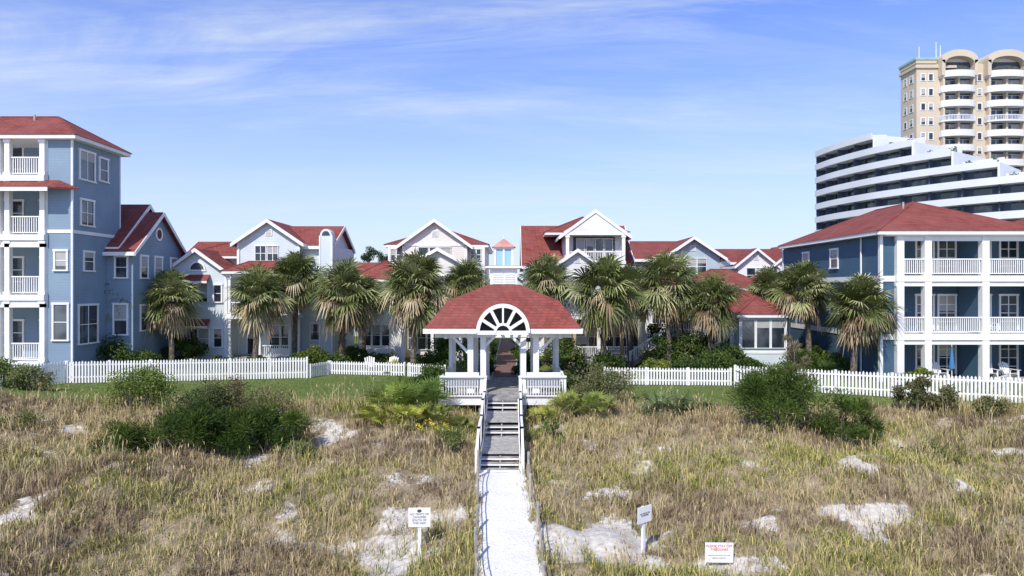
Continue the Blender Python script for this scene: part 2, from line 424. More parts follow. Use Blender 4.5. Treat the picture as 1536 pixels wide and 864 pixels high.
# ------------------------------------------------------------ palms
def palm(name,x,y,zc,Rr,seed,boots=1.2,lean=.2,nl=104):
    q=random.Random(seed); z0=gz(x,y)-.1; h=zc-z0
    B_=B(name,(x,y,z0))
    la=q.random()*6.28; lx,ly=math.cos(la)*lean,math.sin(la)*lean
    def tp(t): return Vector((lx*t*t,ly*t*t,h*t))
    N=14
    for i in range(N):
        t0,t1=i/N,(i+1)/N
        r0=.20-.04*t0+(.08 if i==0 else 0)+q.uniform(-.012,.012); r1=.20-.04*t1
        B_.cyl('trunk',BARK,tp(t0),tp(t1)+Vector((0,0,.02)),r0,r1,9)
    k=int(boots*34)
    V=[];C=[]
    for i in range(k):
        t=1-boots/h*q.random(); a=i*2.399; p=tp(t); d=Vector((math.cos(a),math.sin(a),0)); s_=Vector((-d.y,d.x,0))
        L=q.uniform(.22,.42); w=.07
        base=p+d*.14; tip=p+d*(.14+L*.55)+Vector((0,0,L))
        cc=Vector(q.choice([(.28,.21,.13),(.38,.30,.20),(.18,.13,.09)]))
        V+=[base-s_*w,base+s_*w,tip+s_*w*.6,tip-s_*w*.6]; C+=[cc*.7,cc*.7,cc*1.2,cc*1.2]
    c=tp(1)+Vector((0,0,.15))
    up=Vector((0,0,1))
    dv=q.uniform(.25,.5)
    for i in range(nl):
        t=(i+q.random()*.6)/nl; a=i*2.399+q.uniform(-.3,.3)
        el=rad(87-160*t**.95+q.uniform(-9,9))
        d=Vector((math.cos(a)*math.cos(el),math.sin(a)*math.cos(el),math.sin(el)))
        s_=d.cross(up); s_=s_.normalized() if s_.length>1e-3 else Vector((1,0,0))
        s_=(Matrix.Rotation(q.uniform(-.8,.8),3,d)@s_); nn=s_.cross(d).normalized()
        pl=Rr*q.uniform(.25,.62)
        dead=t>.84 or (t>.55 and q.random()<dv)
        if dead: cc=Vector(q.choice([(.36,.27,.15),(.46,.37,.22),(.23,.16,.09)]))
        elif q.random()<.30: cc=Vector((.33,.34,.15))  # bright highlight put into the colour of some fronds
        else: cc=Vector((.125,.150,.045))*q.uniform(.55,1.4)
        p1=c+d*pl-up*(.10*pl)
        V+=[c-s_*.03,c+s_*.03,p1+s_*.018,p1-s_*.018]; pc=Vector((.26,.27,.11)) if not dead else cc
        C+=[pc]*4
        ns=19; fl=Rr*q.uniform(.40,.62)*(.8 if dead else 1)
        for j in range(ns):
            ph=rad(-112+224*j/(ns-1)+q.uniform(-4,4))
            e=d*math.cos(ph)+s_*math.sin(ph)
            L=fl*(.72+.28*math.cos(ph))*q.uniform(.85,1.08)
            wv=(-d*math.sin(ph)+s_*math.cos(ph))*(.038*Rr/2)
            b0=p1+d*.1*math.cos(ph)
            m_=b0+e*L*.55+nn*.05*L-up*.03*L
            dr=(.28 if not dead else .6)*L*q.uniform(.6,1.4)
            tip=b0+e*L*.97-up*dr
            k_=cc*q.uniform(.8,1.2)
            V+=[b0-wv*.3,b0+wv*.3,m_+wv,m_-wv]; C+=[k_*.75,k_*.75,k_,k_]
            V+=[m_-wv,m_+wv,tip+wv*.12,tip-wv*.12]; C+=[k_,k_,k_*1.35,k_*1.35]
    e=B_.finish()
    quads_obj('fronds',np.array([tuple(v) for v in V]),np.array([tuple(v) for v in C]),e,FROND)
for i,(X,D,zc,r,bo) in enumerate([(-26.95,46,8.6,2.5,1.0),(-23.4,47,8.1,2.4,.8),(-17.3,46,8.3,2.5,1.0),(-15.6,49,9.6,2.4,1.5),(-11.75,47,8.4,2.85,4.0),
    (-6.36,44,9.0,2.75,1.6),(-3.4,50,9.2,2.2,1.0),(2.54,50,9.4,2.4,1.2),(5.9,44,8.8,2.9,3.2),(10.56,46,9.2,2.7,2.4),(13.05,45,8.0,2.3,1.2),
    (18.9,50.5,8.6,2.1,1.0),(20.2,46.4,8.8,2.3,1.0),(20.5,41,7.7,2.35,1.0),(-11.3,52,8.0,2.0,2.0),(8.6,49.5,8.6,2.2,1.5)]):
    palm('palm_tree',X,D,zc,r,100+i,bo,R.uniform(.1,.5))

# ------------------------------------------------------------ pavilion + boardwalk
b=B('beach_pavilion')
fz=3.5
b.box('deck',DECKW,CX-3.15,CX+3.15,34,42,fz-.12,fz)
b.box('deck_fascia',TR,CX-3.2,CX-.82,33.94,33.997,fz-.32,fz-.02); b.box('deck_fascia',TR,CX+.82,CX+3.2,33.94,33.997,fz-.32,fz-.02)
for sx in (-1,1):
    b.box('deck_fascia',TR,CX+sx*3.18-.03,CX+sx*3.18+.03,34,42,fz-.33,fz-.02)
    for yy in (34.2,36,38,40,41.8):
        b.box('deck_posts',GREYW,CX+sx*3-.1,CX+sx*3+.1,yy-.1,yy+.1,2.2,fz-.12)
    b.box('deck_posts',GREYW,CX+sx*1.1-.1,CX+sx*1.1+.1,34.1,34.3,2.2,fz-.12)
    x0,x1=sorted((CX+sx*.86,CX+sx*3.1))
    b.rail((x0,34.05,fz),(x1,34.05,fz),1.0,.13)
    b.box('rail_caps',TR,x0-.08,x1+.08,33.9,34.24,fz+1.05,fz+1.11)
    b.rail((CX+sx*3.1,34.1,fz),(CX+sx*3.1,36.0,fz),1.0,.13)
    b.rail((CX+sx*3.1,36.3,fz),(CX+sx*3.1,41.2,fz),1.0,.13)
    b.box('benches',GREYW,min(CX+sx*1.2,CX+sx*2.9),max(CX+sx*1.2,CX+sx*2.9),34.5,34.95,fz+.42,fz+.47)
    b.box('benches',TR,min(CX+sx*1.2,CX+sx*2.9),max(CX+sx*1.2,CX+sx*2.9),34.35,34.39,fz+.5,fz+1.25)
    for q_ in (1.3,2.8): b.box('benches',GREYW,CX+sx*q_-.05,CX+sx*q_+.05,34.55,34.9,fz,fz+.418)
    for yy in (35.9,41.1):
        for xx in (1.05,1.72):
            b.col(CX+sx*xx,yy,fz,6.62,.3)
        b.beam('braces',TR,(CX+sx*1.85,yy,5.6),(CX+sx*2.75,yy,6.55),.12,.14)
        b.beam('braces',TR,(CX+sx*.95,yy,5.95),(CX+sx*.35,yy,6.55),.12,.14)
    b.col(CX+sx*3.0,38.6,fz,6.34,.2); b.col(CX+sx*3.0,40.9,fz,6.34,.2)
    b.box('beams',TR,CX+sx*3-.09,CX+sx*3+.09,35.6,41.4,6.35,6.62)
for yy in (35.9,41.1): b.box('beams',TR,CX-3.6,CX+3.6,yy-.09,yy+.09,6.40,6.64)
y0,y1=35.0,42.2; ze=6.84; zm=8.25; H0=4.05; H1=2.95; yc=38.6
Y0m,Y1m=y0+1.15,y1-1.15
ra,rh=1.36,1.46; zb=ze-.12; yb0=34.86
g_=ra-.02
def rp(pts): b.prism('roof',RED,pts,(0,0,.07))
rp([(CX-H0,y0,ze),(CX-g_,y0,ze),(CX-g_,Y0m,zm),(CX-H1,Y0m,zm)])
rp([(CX+g_,y0,ze),(CX+H0,y0,ze),(CX+H1,Y0m,zm),(CX+g_,Y0m,zm)])
def sly(z): return y0+(z-ze)/(zm-ze)*(Y0m-y0)
N=24
for i in range(N):
    t0,t1=math.pi*i/N,math.pi*(i+1)/N
    xa,xb=CX-math.cos(t0)*g_,CX-math.cos(t1)*g_
    za,zb_=[min(zm-.02,max(ze,zb+math.sin(t)*(rh-.03))) for t in (t0,t1)]
    rp([(xa,sly(za),za),(xb,sly(zb_),zb_),(xb,Y0m,zm),(xa,Y0m,zm)])
rp([(CX+H0,y0,ze),(CX+H0,y1,ze),(CX+H1,Y1m,zm),(CX+H1,Y0m,zm)])
rp([(CX-H0,y1,ze),(CX-H0,y0,ze),(CX-H1,Y0m,zm),(CX-H1,Y1m,zm)])
rp([(CX+H0,y1,ze),(CX-H0,y1,ze),(CX-H1,Y1m,zm),(CX+H1,Y1m,zm)])
k=.9; zt=9.12
T=[(CX-k,yc-k,zt),(CX+k,yc-k,zt),(CX+k,yc+k,zt),(CX-k,yc+k,zt)]
Bm=[(CX-H1,Y0m,zm),(CX+H1,Y0m,zm),(CX+H1,Y1m,zm),(CX-H1,Y1m,zm)]
for i in range(4):
    j=(i+1)%4; rp([Bm[i],Bm[j],T[j],T[i]])
for sx in (-1,1):
    x0,x1=sorted((CX+sx*g_,CX+sx*(H0+.03)))
    b.box('eave_trim',TR,x0,x1,y0-.07,y0-.01,ze-.18,ze+.06)
    b.box('eave_trim',TR,CX+sx*(H0+.03)-.03,CX+sx*(H0+.03)+.03,y0,y1,ze-.18,ze+.06)
b.box('eave_trim',TR,CX-H0,CX+H0,y1+.01,y1+.06,ze-.18,ze+.06)
for sx in (-1,1):
    x0,x1=sorted((CX+sx*g_,CX+sx*(H0-.05)))
    b.box('soffit',TR,x0,x1,y0+.02,y1-.02,ze-.1,ze-.04)
b.box('soffit',TR,CX-g_+.01,CX+g_-.01,36.6,y1-.02,ze-.1,ze-.04)
for i in range(N):
    t0,t1=math.pi*i/N,math.pi*(i+1)/N
    ap=lambda t,a,h,y:(CX-math.cos(t)*a,y,zb+math.sin(t)*h)
    b.prism('dormer_roof',RED,[ap(t0,ra,rh,yb0),ap(t1,ra,rh,yb0),ap(t1,ra-.06,rh-.06,yb0),ap(t0,ra-.06,rh-.06,yb0)],(0,1.6,0))
    for (a_o,a_i) in ((ra+.02,ra-.17),(.46,.34)):
        r_=rh/ra
        b.prism('arch_trim',TR,[ap(t0,a_o,a_o*r_,yb0),ap(t1,a_o,a_o*r_,yb0),ap(t1,a_i,a_i*r_,yb0),ap(t0,a_i,a_i*r_,yb0)],(0,-.1,0))
    b.add('dormer_shade_back',SHADE,[ap(t0,ra-.07,rh-.07,36.4),ap(t1,ra-.07,rh-.07,36.4),(CX,36.4,zb)],[(0,1,2)])  # opaque dark sheet painted in for the shade inside the dormer
for i in range(1,6):
    t=math.pi*i/6
    b.beam('arch_spokes',TR,ap(t,.44,.44,yb0-.04),ap(t,ra-.1,rh-.1,yb0-.04),.09,.16)
b.box('arch_spokes',TR,CX-ra+.05,CX+ra-.05,yb0-.07,yb0-.015,zb-.1,zb+.1)
b.box('cupola_base',TR,CX-.75,CX+.75,yc-.75,yc+.75,8.9,10.1)
for i in range(6):
    z=9.22+i*.13
    b.box('cupola_louvers',TR,CX-.62,CX-.04,yc-.80,yc-.75,z,z+.07); b.box('cupola_louvers',TR,CX+.04,CX+.62,yc-.80,yc-.75,z,z+.07)
b.box('cupola_cap',TR,CX-1.02,CX+1.02,yc-1.02,yc+1.02,10.1,10.2)
b.box('cupola_cap',BEIGE,CX-.85,CX+.85,yc-.85,yc+.85,10.2,10.26)
b.box('lantern_glass',LG,CX-.46,CX+.46,yc-.46,yc+.46,10.26,11.22)
for sx in (-1,0,1):
    for sy in (-1,1): b.box('lantern_posts',TR,CX+sx*.47-.05,CX+sx*.47+.05,yc+sy*.47-.05,yc+sy*.47+.05,10.26,11.2)
for sx in (-1,1): b.box('lantern_posts',TR,CX+sx*.47-.05,CX+sx*.47+.05,yc-.05,yc+.05,10.26,11.2)
b.box('lantern_posts',TR,CX-.56,CX+.56,yc-.56,yc+.56,11.2,11.28)
q_=.66
b.add('lantern_roof',PINK,[(CX-q_,yc-q_,11.285),(CX+q_,yc-q_,11.285),(CX+q_,yc+q_,11.285),(CX-q_,yc+q_,11.285),(CX,yc,11.8)],[(0,1,4),(1,2,4),(2,3,4),(3,0,4),(3,2,1,0)])
b.cyl('finial',TR,(CX,yc,11.75),(CX,yc,12.0),.03,.01,6)
b.finish()

b=B('boardwalk_stairs')
hw=.74
def flight(ya,yb,za,n,zb):
    for i in range(n):
        d=(ya-yb)/n; yy=ya-d*i; z=za-(za-zb)*(i+1)/n
        b.box('treads',TR,CX-hw,CX+hw,yy-d-.02,yy-.02,z-.045,z)
        b.box('tread_tops',DECKW,CX-hw+.01,CX+hw-.01,yy-d+.03,yy-.03,z+.002,z+.008)
    b.beam('stringers',TR,(CX-hw-.03,ya,za-.15),(CX-hw-.03,yb,zb-.12),.05,.26)
    b.beam('stringers',TR,(CX+hw+.03,ya,za-.15),(CX+hw+.03,yb,zb-.12),.05,.26)
    b.beam('stringers',GREYW,(CX,ya,za-.19),(CX,yb,zb-.16),.05,.2)
def landing(ya,yb,za,zb):
    n=int((ya-yb)/.15)
    for i in range(n):
        t=(i+.5)/n; yy=ya+(yb-ya)*t; z=za+(zb-za)*t
        b.box('planks',GREYW,CX-hw,CX+hw,yy-.068,yy+.068,z-.05+R.uniform(-.003,.003),z)
    b.beam('stringers',TR,(CX-hw-.03,ya,za-.12),(CX-hw-.03,yb,zb-.12),.05,.26)
    b.beam('stringers',TR,(CX+hw+.03,ya,za-.12),(CX+hw+.03,yb,zb-.12),.05,.26)
flight(34,32.9,3.5,3,3.02); landing(32.9,30.7,3.02,3.0); flight(30.7,29.5,3.0,3,2.52); landing(29.5,27.0,2.52,2.48); flight(27.0,25.4,2.48,4,1.98)
pts=[(34,3.5),(32.9,3.0),(30.7,3.0),(29.5,2.5),(27.0,2.48),(25.4,2.0)]
for sx in (-1,1):
    x=CX+sx*(hw+.12)
    for (ya,za),(yb,zb2) in zip(pts[:-1],pts[1:]): b.rail((x,ya,za-.1),(x,yb,zb2-.1),1.05,.15)
    for (ya,za) in pts: b.beam('posts',GREYW,(x,ya,za-1.2),(x,ya,za-.05),.12,.12)
b.finish()
b=B('brick_path'); b.box('paving',BRICK,CX-.75,CX+.75,42,75,3.2,3.36)
b.box('kerb',GREYW,CX-.85,CX-.755,42,75,3.2,3.42); b.box('kerb',GREYW,CX+.755,CX+.85,42,75,3.2,3.42); b.finish()

for sx in (-1,1):
    b=B('rope_fence'); prev=None
    for i in range(7):
        yy=25.0-i*1.75; x=float(path_cx(yy))+sx*(.92)+R.uniform(-.05,.05); z=gz(x,yy)
        top=Vector((x+R.uniform(-.05,.05),yy,z+R.uniform(.85,1.05)))
        b.cyl('posts',GREYW,(x,yy,z-.3),top,.055,.05,7)
        if prev is not None:
            for dz in (-.08,-.45):
                a=prev+Vector((0,0,dz)); c=top+Vector((0,0,dz)); last=a
                for j in range(1,7):
                    t=j/6; p_=a.lerp(c,t)-Vector((0,0,.28*t*(1-t))); b.cyl('rope',ROPE,last,p_,.02,.02,5); last=p_
        prev=top
    b.finish()

# ------------------------------------------------------------ picket fences
def fence(pl,h=1.12,z=None):
    b=B('picket_fence')
    for (xa,ya),(xb,yb) in zip(pl[:-1],pl[1:]):
        L=math.hypot(xb-xa,yb-ya); ux,uy=(xb-xa)/L,(yb-ya)/L; n=int(L/.165)
        for i in range(n+1):
            t=i/n; x,y=xa+(xb-xa)*t,ya+(yb-ya)*t; zz=gz(x,y)+.04; hh=h+R.uniform(-.02,.02)
            w=.048
            P=[(x-ux*w,y-uy*w,zz),(x+ux*w,y+uy*w,zz),(x+ux*w,y+uy*w,zz+hh-.07),(x,y,zz+hh),(x-ux*w,y-uy*w,zz+hh-.07)]
            b.prism('pickets',TR,P,(uy*.022,-ux*.022,0))
        m_=max(1,round(L/2.4))
        for i in range(m_+1):
            t=i/m_; x,y=xa+(xb-xa)*t-uy*.09,ya+(yb-ya)*t+ux*.09; zz=gz(x,y)
            b.box('posts',TR,x-.06,x+.06,y-.06,y+.06,zz-.1,zz+h+.05)
            if i<m_:
                x2,y2=xa+(xb-xa)*(i+1)/m_-uy*.09,ya+(yb-ya)*(i+1)/m_+ux*.09; z2=gz(x2,y2)
                for k in (.3,.85):
                    b.beam('rails',TR,(x+uy*.055,y-ux*.055,zz+h*k),(x2+uy*.055,y2-ux*.055,z2+h*k),.04,.08)
    b.finish()
fence([(-33,34.5),(-27.8,37.2),(-26.2,40.2),(-12.8,42.6)],1.3)
fence([(-12.6,42.8),(-11.9,44.6),(-6.9,43.6)],.85)
fence([(5.4,39.8),(12.6,39.3)],1.0)
fence([(12.6,38.6),(14.8,37.4),(19.6,35.2),(26.5,32.4),(33,30.6)],1.25)
fence([(-6.6,43.4),(-4.2,42.2)],.85)

# ------------------------------------------------------------ house A: big blue house
b=B('blue_beach_house')
XL=-46
b.box('walls',BLUE,XL,-26.4,43.4,46,3.3,18.0)
b.box('walls',BLUE,-27.9,-26.403,41,43.4,3.3,18.0)
b.box('walls',BLUE,XL,-33,46,53,3.3,18.0)
for (x,y) in ((-26.4,41),(-26.4,45.95),(-27.9,41)):
    b.box('corner_trim',TR,x-.08,x+.025,y-.025,y+.08,3.4,17.9)
b.hip(XL,-31.8,41,53,18.1,21.0,.5); b.hip(-35,-26.4,41,46,18.12,19.9,.5)
fl=[4.6,8.6,12.2,15.75]
for k,z in enumerate(fl):
    b.box('porch_floors',TR,XL,-27.92,40.7,43.397,z-.35,z)
    top=(fl+[18.0])[k+1]-.36 if k<3 else 17.88
    xsC=[-28.1,-30.2,-30.75,-33.4,-36.5,-39.5,-42.5,-45.5]
    for x in xsC: b.col(x,40.95,z,top,.3)
    for xa,xb in ((-28.25,-30.05),(-30.9,-33.25),(-33.55,-36.35),(-36.65,-39.35),(-39.65,-42.3)): b.rail((xb,40.95,z),(xa,40.95,z),1.08,.13,post=False)
    for xa in (-29.9,-32.6,-35.6,-38.6,-41.6):
        b.win('-y',43.4,xa,xa+1.5,z+.05,z+2.3,2,3,door=True)
    if k<3: b.box('porch_beams',TR,XL,-27.95,40.8,41.1,top-.4,top-.002)
b.box('foundation',TR,XL,-27.95,40.9,43.3,2.9,4.25)
for i in range(60):
    x=-36+i*.135
    b.beam('lattice',GREYW,(x,40.87,3.2),(x+.8,40.87,4.2),.03,.02)
b.prism('roof',RED,[(XL,39.9,14.85),(-27.2,39.9,14.85),(-27.2,41.0,15.38),(XL,41.0,15.38)],(0,0,.1))
b.prism('roof',RED,[(-27.2,39.9,14.85),(-26.0,41.0,14.9),(-27.2,41.0,15.38)],(0,0,.1))
b.box('eave_trim',TR,XL,-27.15,39.86,39.94,14.68,14.9)
X=-26.4
b.win('+x',X,41.7,43.1,15.7,17.4,2,1); b.win('+x',X,43.7,44.5,15.9,17.3,1,2); b.win('+x',X,41.8,43.0,12.9,14.4,2,2)
b.win('-y',41,-27.4,-26.75,10.1,11.2,1,2); b.win('+x',X,42.1,43.0,10.1,11.2,1,2)
b.win('-y',41,-27.5,-26.7,5.9,8.0,1,2)
b.win('+x',X,41.6,43.4,5.6,7.9,2,2)
b.box('belt_trim',TR,-27.95,-26.36,40.96,41.0-.002,12.3,12.5); b.box('belt_trim',TR,-26.4+.002,-26.35,41.0,45.9,12.3,12.5)
b.box('walls',BLUE,-34,-25.9,44.8,51.6,3.3,11.9); b.gable(BLUE,-34,-25.9,44.8,51.6,11.9,14.75,'x',.45,fr=.35)
b.box('walls',BLUE,-33,-24.7,44.5,51.0,3.3,11.55); b.gable(BLUE,-33,-24.7,44.5,51.0,11.55,14.15,'x',.45,fr=.35)
N=16; yy,zz,r=47.75,12.75,.34
for i in range(N):
    t0,t1=2*math.pi*i/N,2*math.pi*(i+1)/N
    P=lambda t,q:(-24.7,yy+math.cos(t)*q,zz+math.sin(t)*q)
    b.prism('window_trim',TR,[P(t0,r),P(t1,r),P(t1,r+.13),P(t0,r+.13)],(.06,0,0))
    b.prism('window_glass',GL,[P(t0,r),P(t1,r),P(0,0)],(.02,0,0))
for (a,c) in ((45.4,46.2),(47.2,48.1),(49.4,50.2)):
    b.win('+x',-24.7,a,c,9.7,11.1,1,2); b.win('+x',-24.7,a,c,6.2,7.8,1,2)
b.win('-y',44.5,-25.8,-25.1,9.7,11.0,1,2); b.win('-y',44.5,-25.9,-25.1,6.0,7.9,1,2)
b.cyl('roof_vents',GREYW,(-30,42.9,19),(-30,42.9,19.9),.06,.06,6)
b.finish()

# ------------------------------------------------------------ house B
b=B('pale_blue_house')
g=3.3
b.box('walls',PALE,-25.2,-20.9,50,58,g,10.2); b.gable(PALE,-25.2,-20.9,50,58,10.2,11.75,'y',.5)
b.hip(-25.6,-17.5,53,61,11.5,13.2,.4)
b.box('walls',PALE,-25.4,-17.7,53.2,60.8,g,11.3)
b.box('corner_trim',TR,-25.24,-25.06,49.96,50.1,g,10.1); b.box('corner_trim',TR,-21.04,-20.86,49.96,50.1,g,10.1)
N=10
for i in range(N):
    t0,t1=math.pi*i/N,math.pi*(i+1)/N; P=lambda t,q:(-23.05+math.cos(t)*q,50,10.35+math.sin(t)*q)
    b.prism('window_glass',GL,[P(t0,.5),P(t1,.5),P(0,0)],(0,-.02,0)); b.prism('window_trim',TR,[P(t0,.5),P(t1,.5),P(t1,.62),P(t0,.62)],(0,-.07,0))
b.box('window_trim',TR,-23.7,-22.4,49.93,49.998,10.22,10.34)
b.winrow('-y',50,-24.5,-22.3,3,8.0,9.3); b.winrow('-y',50,-24.6,-22.2,3,4.6,6.0); b.win('-y',50,-21.8,-21.25,4.7,6.0,1,2); b.win('-y',50,-21.8,-21.3,8.0,9.2,1,2)
for z in (9.55,6.3):
    b.prism('awning',RED,[(-24.9,49.2,z-.1),(-22.0,49.2,z-.1),(-22.1,50,z+.35),(-24.8,50,z+.35)],(0,0,.08)); b.box('eave_trim',TR,-24.9,-22.0,49.17,49.22,z-.2,z-.05)
b.box('walls',PALE,-20.9,-16.3,52.2,60,g,12.55); b.gable(PALE,-20.9,-16.3,52.2,60,12.55,14.1,'y',.45,vent=True)
b.box('walls',PALE,-16.3,-13.9,53,60,g,12.3); b.gable(PALE,-18.5,-14.2,53,59.6,12.3,13.95,'x',.4)
b.box('corner_trim',TR,-21,-20.82,52.1,52.19,g,12.5); b.box('corner_trim',TR,-16.38,-16.2,52.1,52.19,g,12.5)
b.winrow('-y',52.2,-19.6,-17.9,2,11.1,12.2,nx=2)
b.win('-y',53,-15.7,-15.1,9.0,10.4,1,2); b.win('-y',53,-15.6,-15.0,5.0,6.2,1,2)
b.box('chimney',PALE,-14.6,-13.7,51.9,52.9,g,13.0)
N=10
pt=[(-14.15+.45*math.cos(math.pi*i/N),51.9,13.0+.5*math.sin(math.pi*i/N)) for i in range(N+1)]
b.prism('chimney',PALE,pt,(0,1.0,0)); b.prism('chimney_flue',SHADE,[(-14.15+.3*math.cos(math.pi*i/N),51.9,13.0+.34*math.sin(math.pi*i/N)) for i in range(N+1)],(0,-.04,0))
b.box('chimney_trim',TR,-14.66,-14.55,51.85,51.95,g,12.98); b.box('chimney_trim',TR,-13.75,-13.64,51.85,51.95,g,12.98)
b.box('porch',TR,-20.8,-16.0,49.6,52.19,6.75,7.0); b.box('porch',TR,-20.8,-16.0,49.6,52.19,9.85,10.05)
b.box('porch_floor',GREYW,-20.8,-16.0,49.6,52.19,g,3.9)
for x in (-20.6,-18.4,-16.2): b.col(x,49.8,3.9,6.75,.2); b.col(x,49.8,7.0,9.85,.2)
b.rail((-20.5,49.8,7.0),(-16.3,49.8,7.0),.95,post=False); b.rail((-18.2,49.8,3.9),(-16.3,49.8,3.9),.9,post=False)
b.hip(-20.8,-16.0,49.6,52.1,10.25,11.0,.3)
b.win('-y',52.2,-20.2,-19.2,3.95,6.1,1,1,door=True); b.winrow('-y',52.2,-18.5,-16.9,2,4.4,6.1); b.win('-y',52.2,-17.9,-16.9,7.05,9.0,2,2,door=True); b.win('-y',52.2,-20.1,-19.1,7.6,9.2,2,2)
b.finish()

# ------------------------------------------------------------ house C
b=B('white_gabled_house')
b.box('walls',CREAM,-10.2,-2.3,56.5,68,g,12.5)
b.hip(-10.2,-2.3,56.9,68,12.6,14.35,.4)
b.box('walls',CREAM,-8.9,-3.7,55.6,57,g,12.6); b.gable(CREAM,-8.9,-3.7,55.6,60.5,12.6,14.45,'y',.5,vent=True)
b.box('corner_trim',TR,-10.25,-10.08,56.44,56.6,g,12.4); b.box('corner_trim',TR,-8.95,-8.78,55.55,55.7,g,12.5); b.box('corner_trim',TR,-3.82,-3.65,55.55,55.7,g,12.5); b.box('corner_trim',TR,-2.42,-2.25,56.44,56.6,g,12.4)
b.box('belt_trim',TR,-8.9,-3.7,55.55,55.597,12.42,12.66)
b.winrow('-y',56.5,-10.0,-9.2,2,11.3,12.2); b.winrow('-y',56.5,-3.4,-2.6,2,11.3,12.2)
b.winrow('-y',55.6,-7.6,-5.0,3,10.9,12.3)
b.box('walls',CREAM,-7.8,-3.8,53.4,55.6,g,10.9); b.gable(CREAM,-7.8,-3.8,53.4,55.55,10.9,12.0,'y',.4); b.winrow('-y',53.4,-7.2,-4.4,3,8.2,9.9)
b.box('walls',WHITE,-12.0,-8.6,53.4,58,g,9.6); b.hip(-12.2,-8.2,53,58,9.7,11.2,.4)
b.winrow('-y',53.4,-11.6,-9.6,3,4.5,6.1); b.winrow('-y',53.4,-11.4,-9.8,2,7.4,8.9)
b.box('bay',TR,-11.9,-9.3,52.7,53.4,g,4.3); b.winrow('-y',53.4,-8.1,-4.5,5,4.2,6.0)
b.box('porch_roof',TR,-8.4,-3.7,51.2,53.38,6.6,6.85); b.rail((-8.3,51.3,6.85),(-3.8,51.3,6.85),.95,post=False)
for x in (-8.2,-6,-3.9): b.col(x,51.4,g,6.6,.22)
b.finish()

# ------------------------------------------------------------ house D
b=B('white_balcony_house')
b.box('walls',WHITE,1.1,9.9,57,68,g,11.0)
b.gable(WHITE,1.0,9.9,57,67,11.0,14.5,'x',.45,fr=.3)
b.box('walls',WHITE,4.3,9.1,55.8,62,g,13.4); b.gable(WHITE,4.3,9.1,55.8,66,13.4,15.15,'y',.5,fr=1.1)
b.hip(3.0,9.6,57.6,66,13.7,15.35,.3)
b.box('recess_shade_panel',SHADE,5.0,8.4,55.76,55.797,10.96,13.2)  # flat dark panel, colour stands in for shade under the gable
b.box('balcony_floor',TR,4.3,9.1,54.6,55.75,10.7,10.95)
for x in (4.45,8.95): b.col(x,54.8,10.95,13.22,.25)
b.box('gable_beam',TR,4.3,9.1,54.72,54.95,13.25,13.5)
b.rail((4.6,54.8,10.95),(8.8,54.8,10.95),.95,post=False)
b.winrow('-y',55.76,5.3,8.2,4,11.0,13.0)
b.prism('gable_face',WHITE,[(4.1,54.74,13.5),(9.3,54.74,13.5),(6.7,54.74,15.1)],(0,.3,0))
b.box('walls',WHITE,3.2,7.0,53.2,55.8,g,10.6); b.gable(WHITE,3.2,7.0,53.2,55.7,10.6,11.9,'y',.4,vent=True); b.winrow('-y',53.2,4,6.2,2,8.4,9.9,nx=2)
b.win('-y',57,1.8,3.0,8.2,9.8,2,2)
b.box('porch_roof',TR,2.6,9.9,50.2,53.19,6.7,6.95); b.rail((2.7,50.3,6.95),(9.8,50.3,6.95),.95,post=False)
b.box('porch_floor',GREYW,2.6,9.9,50.2,53.19,g,3.75); b.box('screen',SHADE,2.9,9.7,52.6,52.65,3.75,6.68)
for x in (2.8,4.6,6.4,8.1,9.7): b.col(x,50.4,3.75,6.7,.24,BEIGE if x in (4.6,8.1) else TR)
b.rail((2.9,50.4,3.75),(9.6,50.4,3.75),.9,post=False)
b.winrow('-y',52.6,4.9,8.8,4,4.3,6.2); b.winrow('-y',53.2,7.2,9.4,2,7.2,9.2)
for i in range(3): b.box('steps',GREYW,8.3,9.6,50.2-.3*(i+1),50.2-.3*i-.003,g-.1,3.75-.13*(i+1))
b.finish()
b=B('exterior_staircase')
for i in range(14):
    b.box('treads',GREYW,8.4+i*.26,8.4+i*.26+.3,48.6,49.8,3.5+i*.17-.05,3.5+i*.17)
b.rail((8.4,48.6,3.5),(12.1,48.6,5.9),.95); b.rail((12.1,48.6,5.9),(13.6,48.6,5.9),.95); b.box('landing',GREYW,12.1,13.6,48.6,49.8,5.8,5.9)
for x in (12.2,13.5): b.box('posts',TR,x-.08,x+.08,48.7,48.85,3.3,5.8)
b.beam('stringer',BEIGE,(8.3,48.55,3.4),(12.1,48.55,5.85),.06,.3)
b.finish()

# ------------------------------------------------------------ house E
b=B('grey_blue_gabled_house')
b.box('walls',GBLUE,11.2,18.2,62,74,g,11.6); b.gable(GBLUE,11.2,18.4,61.5,74,11.6,13.5,'x',.5)
b.gable(GBLUE,13.6,18.4,60.5,68,11.8,13.4,'y',.5,fr=.6,vent=True); b.box('walls',GBLUE,13.6,18.4,60.5,62,g,11.8)
b.winrow('-y',60.5,14.6,17.2,3,10.2,11.6); b.winrow('-y',62,11.8,13.2,2,9.8,11.2)
b.box('walls',PALE,14.5,20.6,55.5,60.4,g,8.9); b.hip(14.5,20.6,55.5,60.2,9.0,10.6,.5)
b.winrow('-y',55.5,15.2,16.8,2,7.2,8.5); b.winrow('-y',55.5,17.6,19.6,3,7.2,8.5); b.win('-y',55.5,15.4,16.4,4.2,6.2,2,2)
b.box('walls',WHITE,10.6,14.4,54.5,60,g,8.6); b.hip(10.6,14.3,54.5,60,8.7,10.0,.4); b.winrow('-y',54.5,11.2,13.6,3,6.2,7.9)
b.finish()
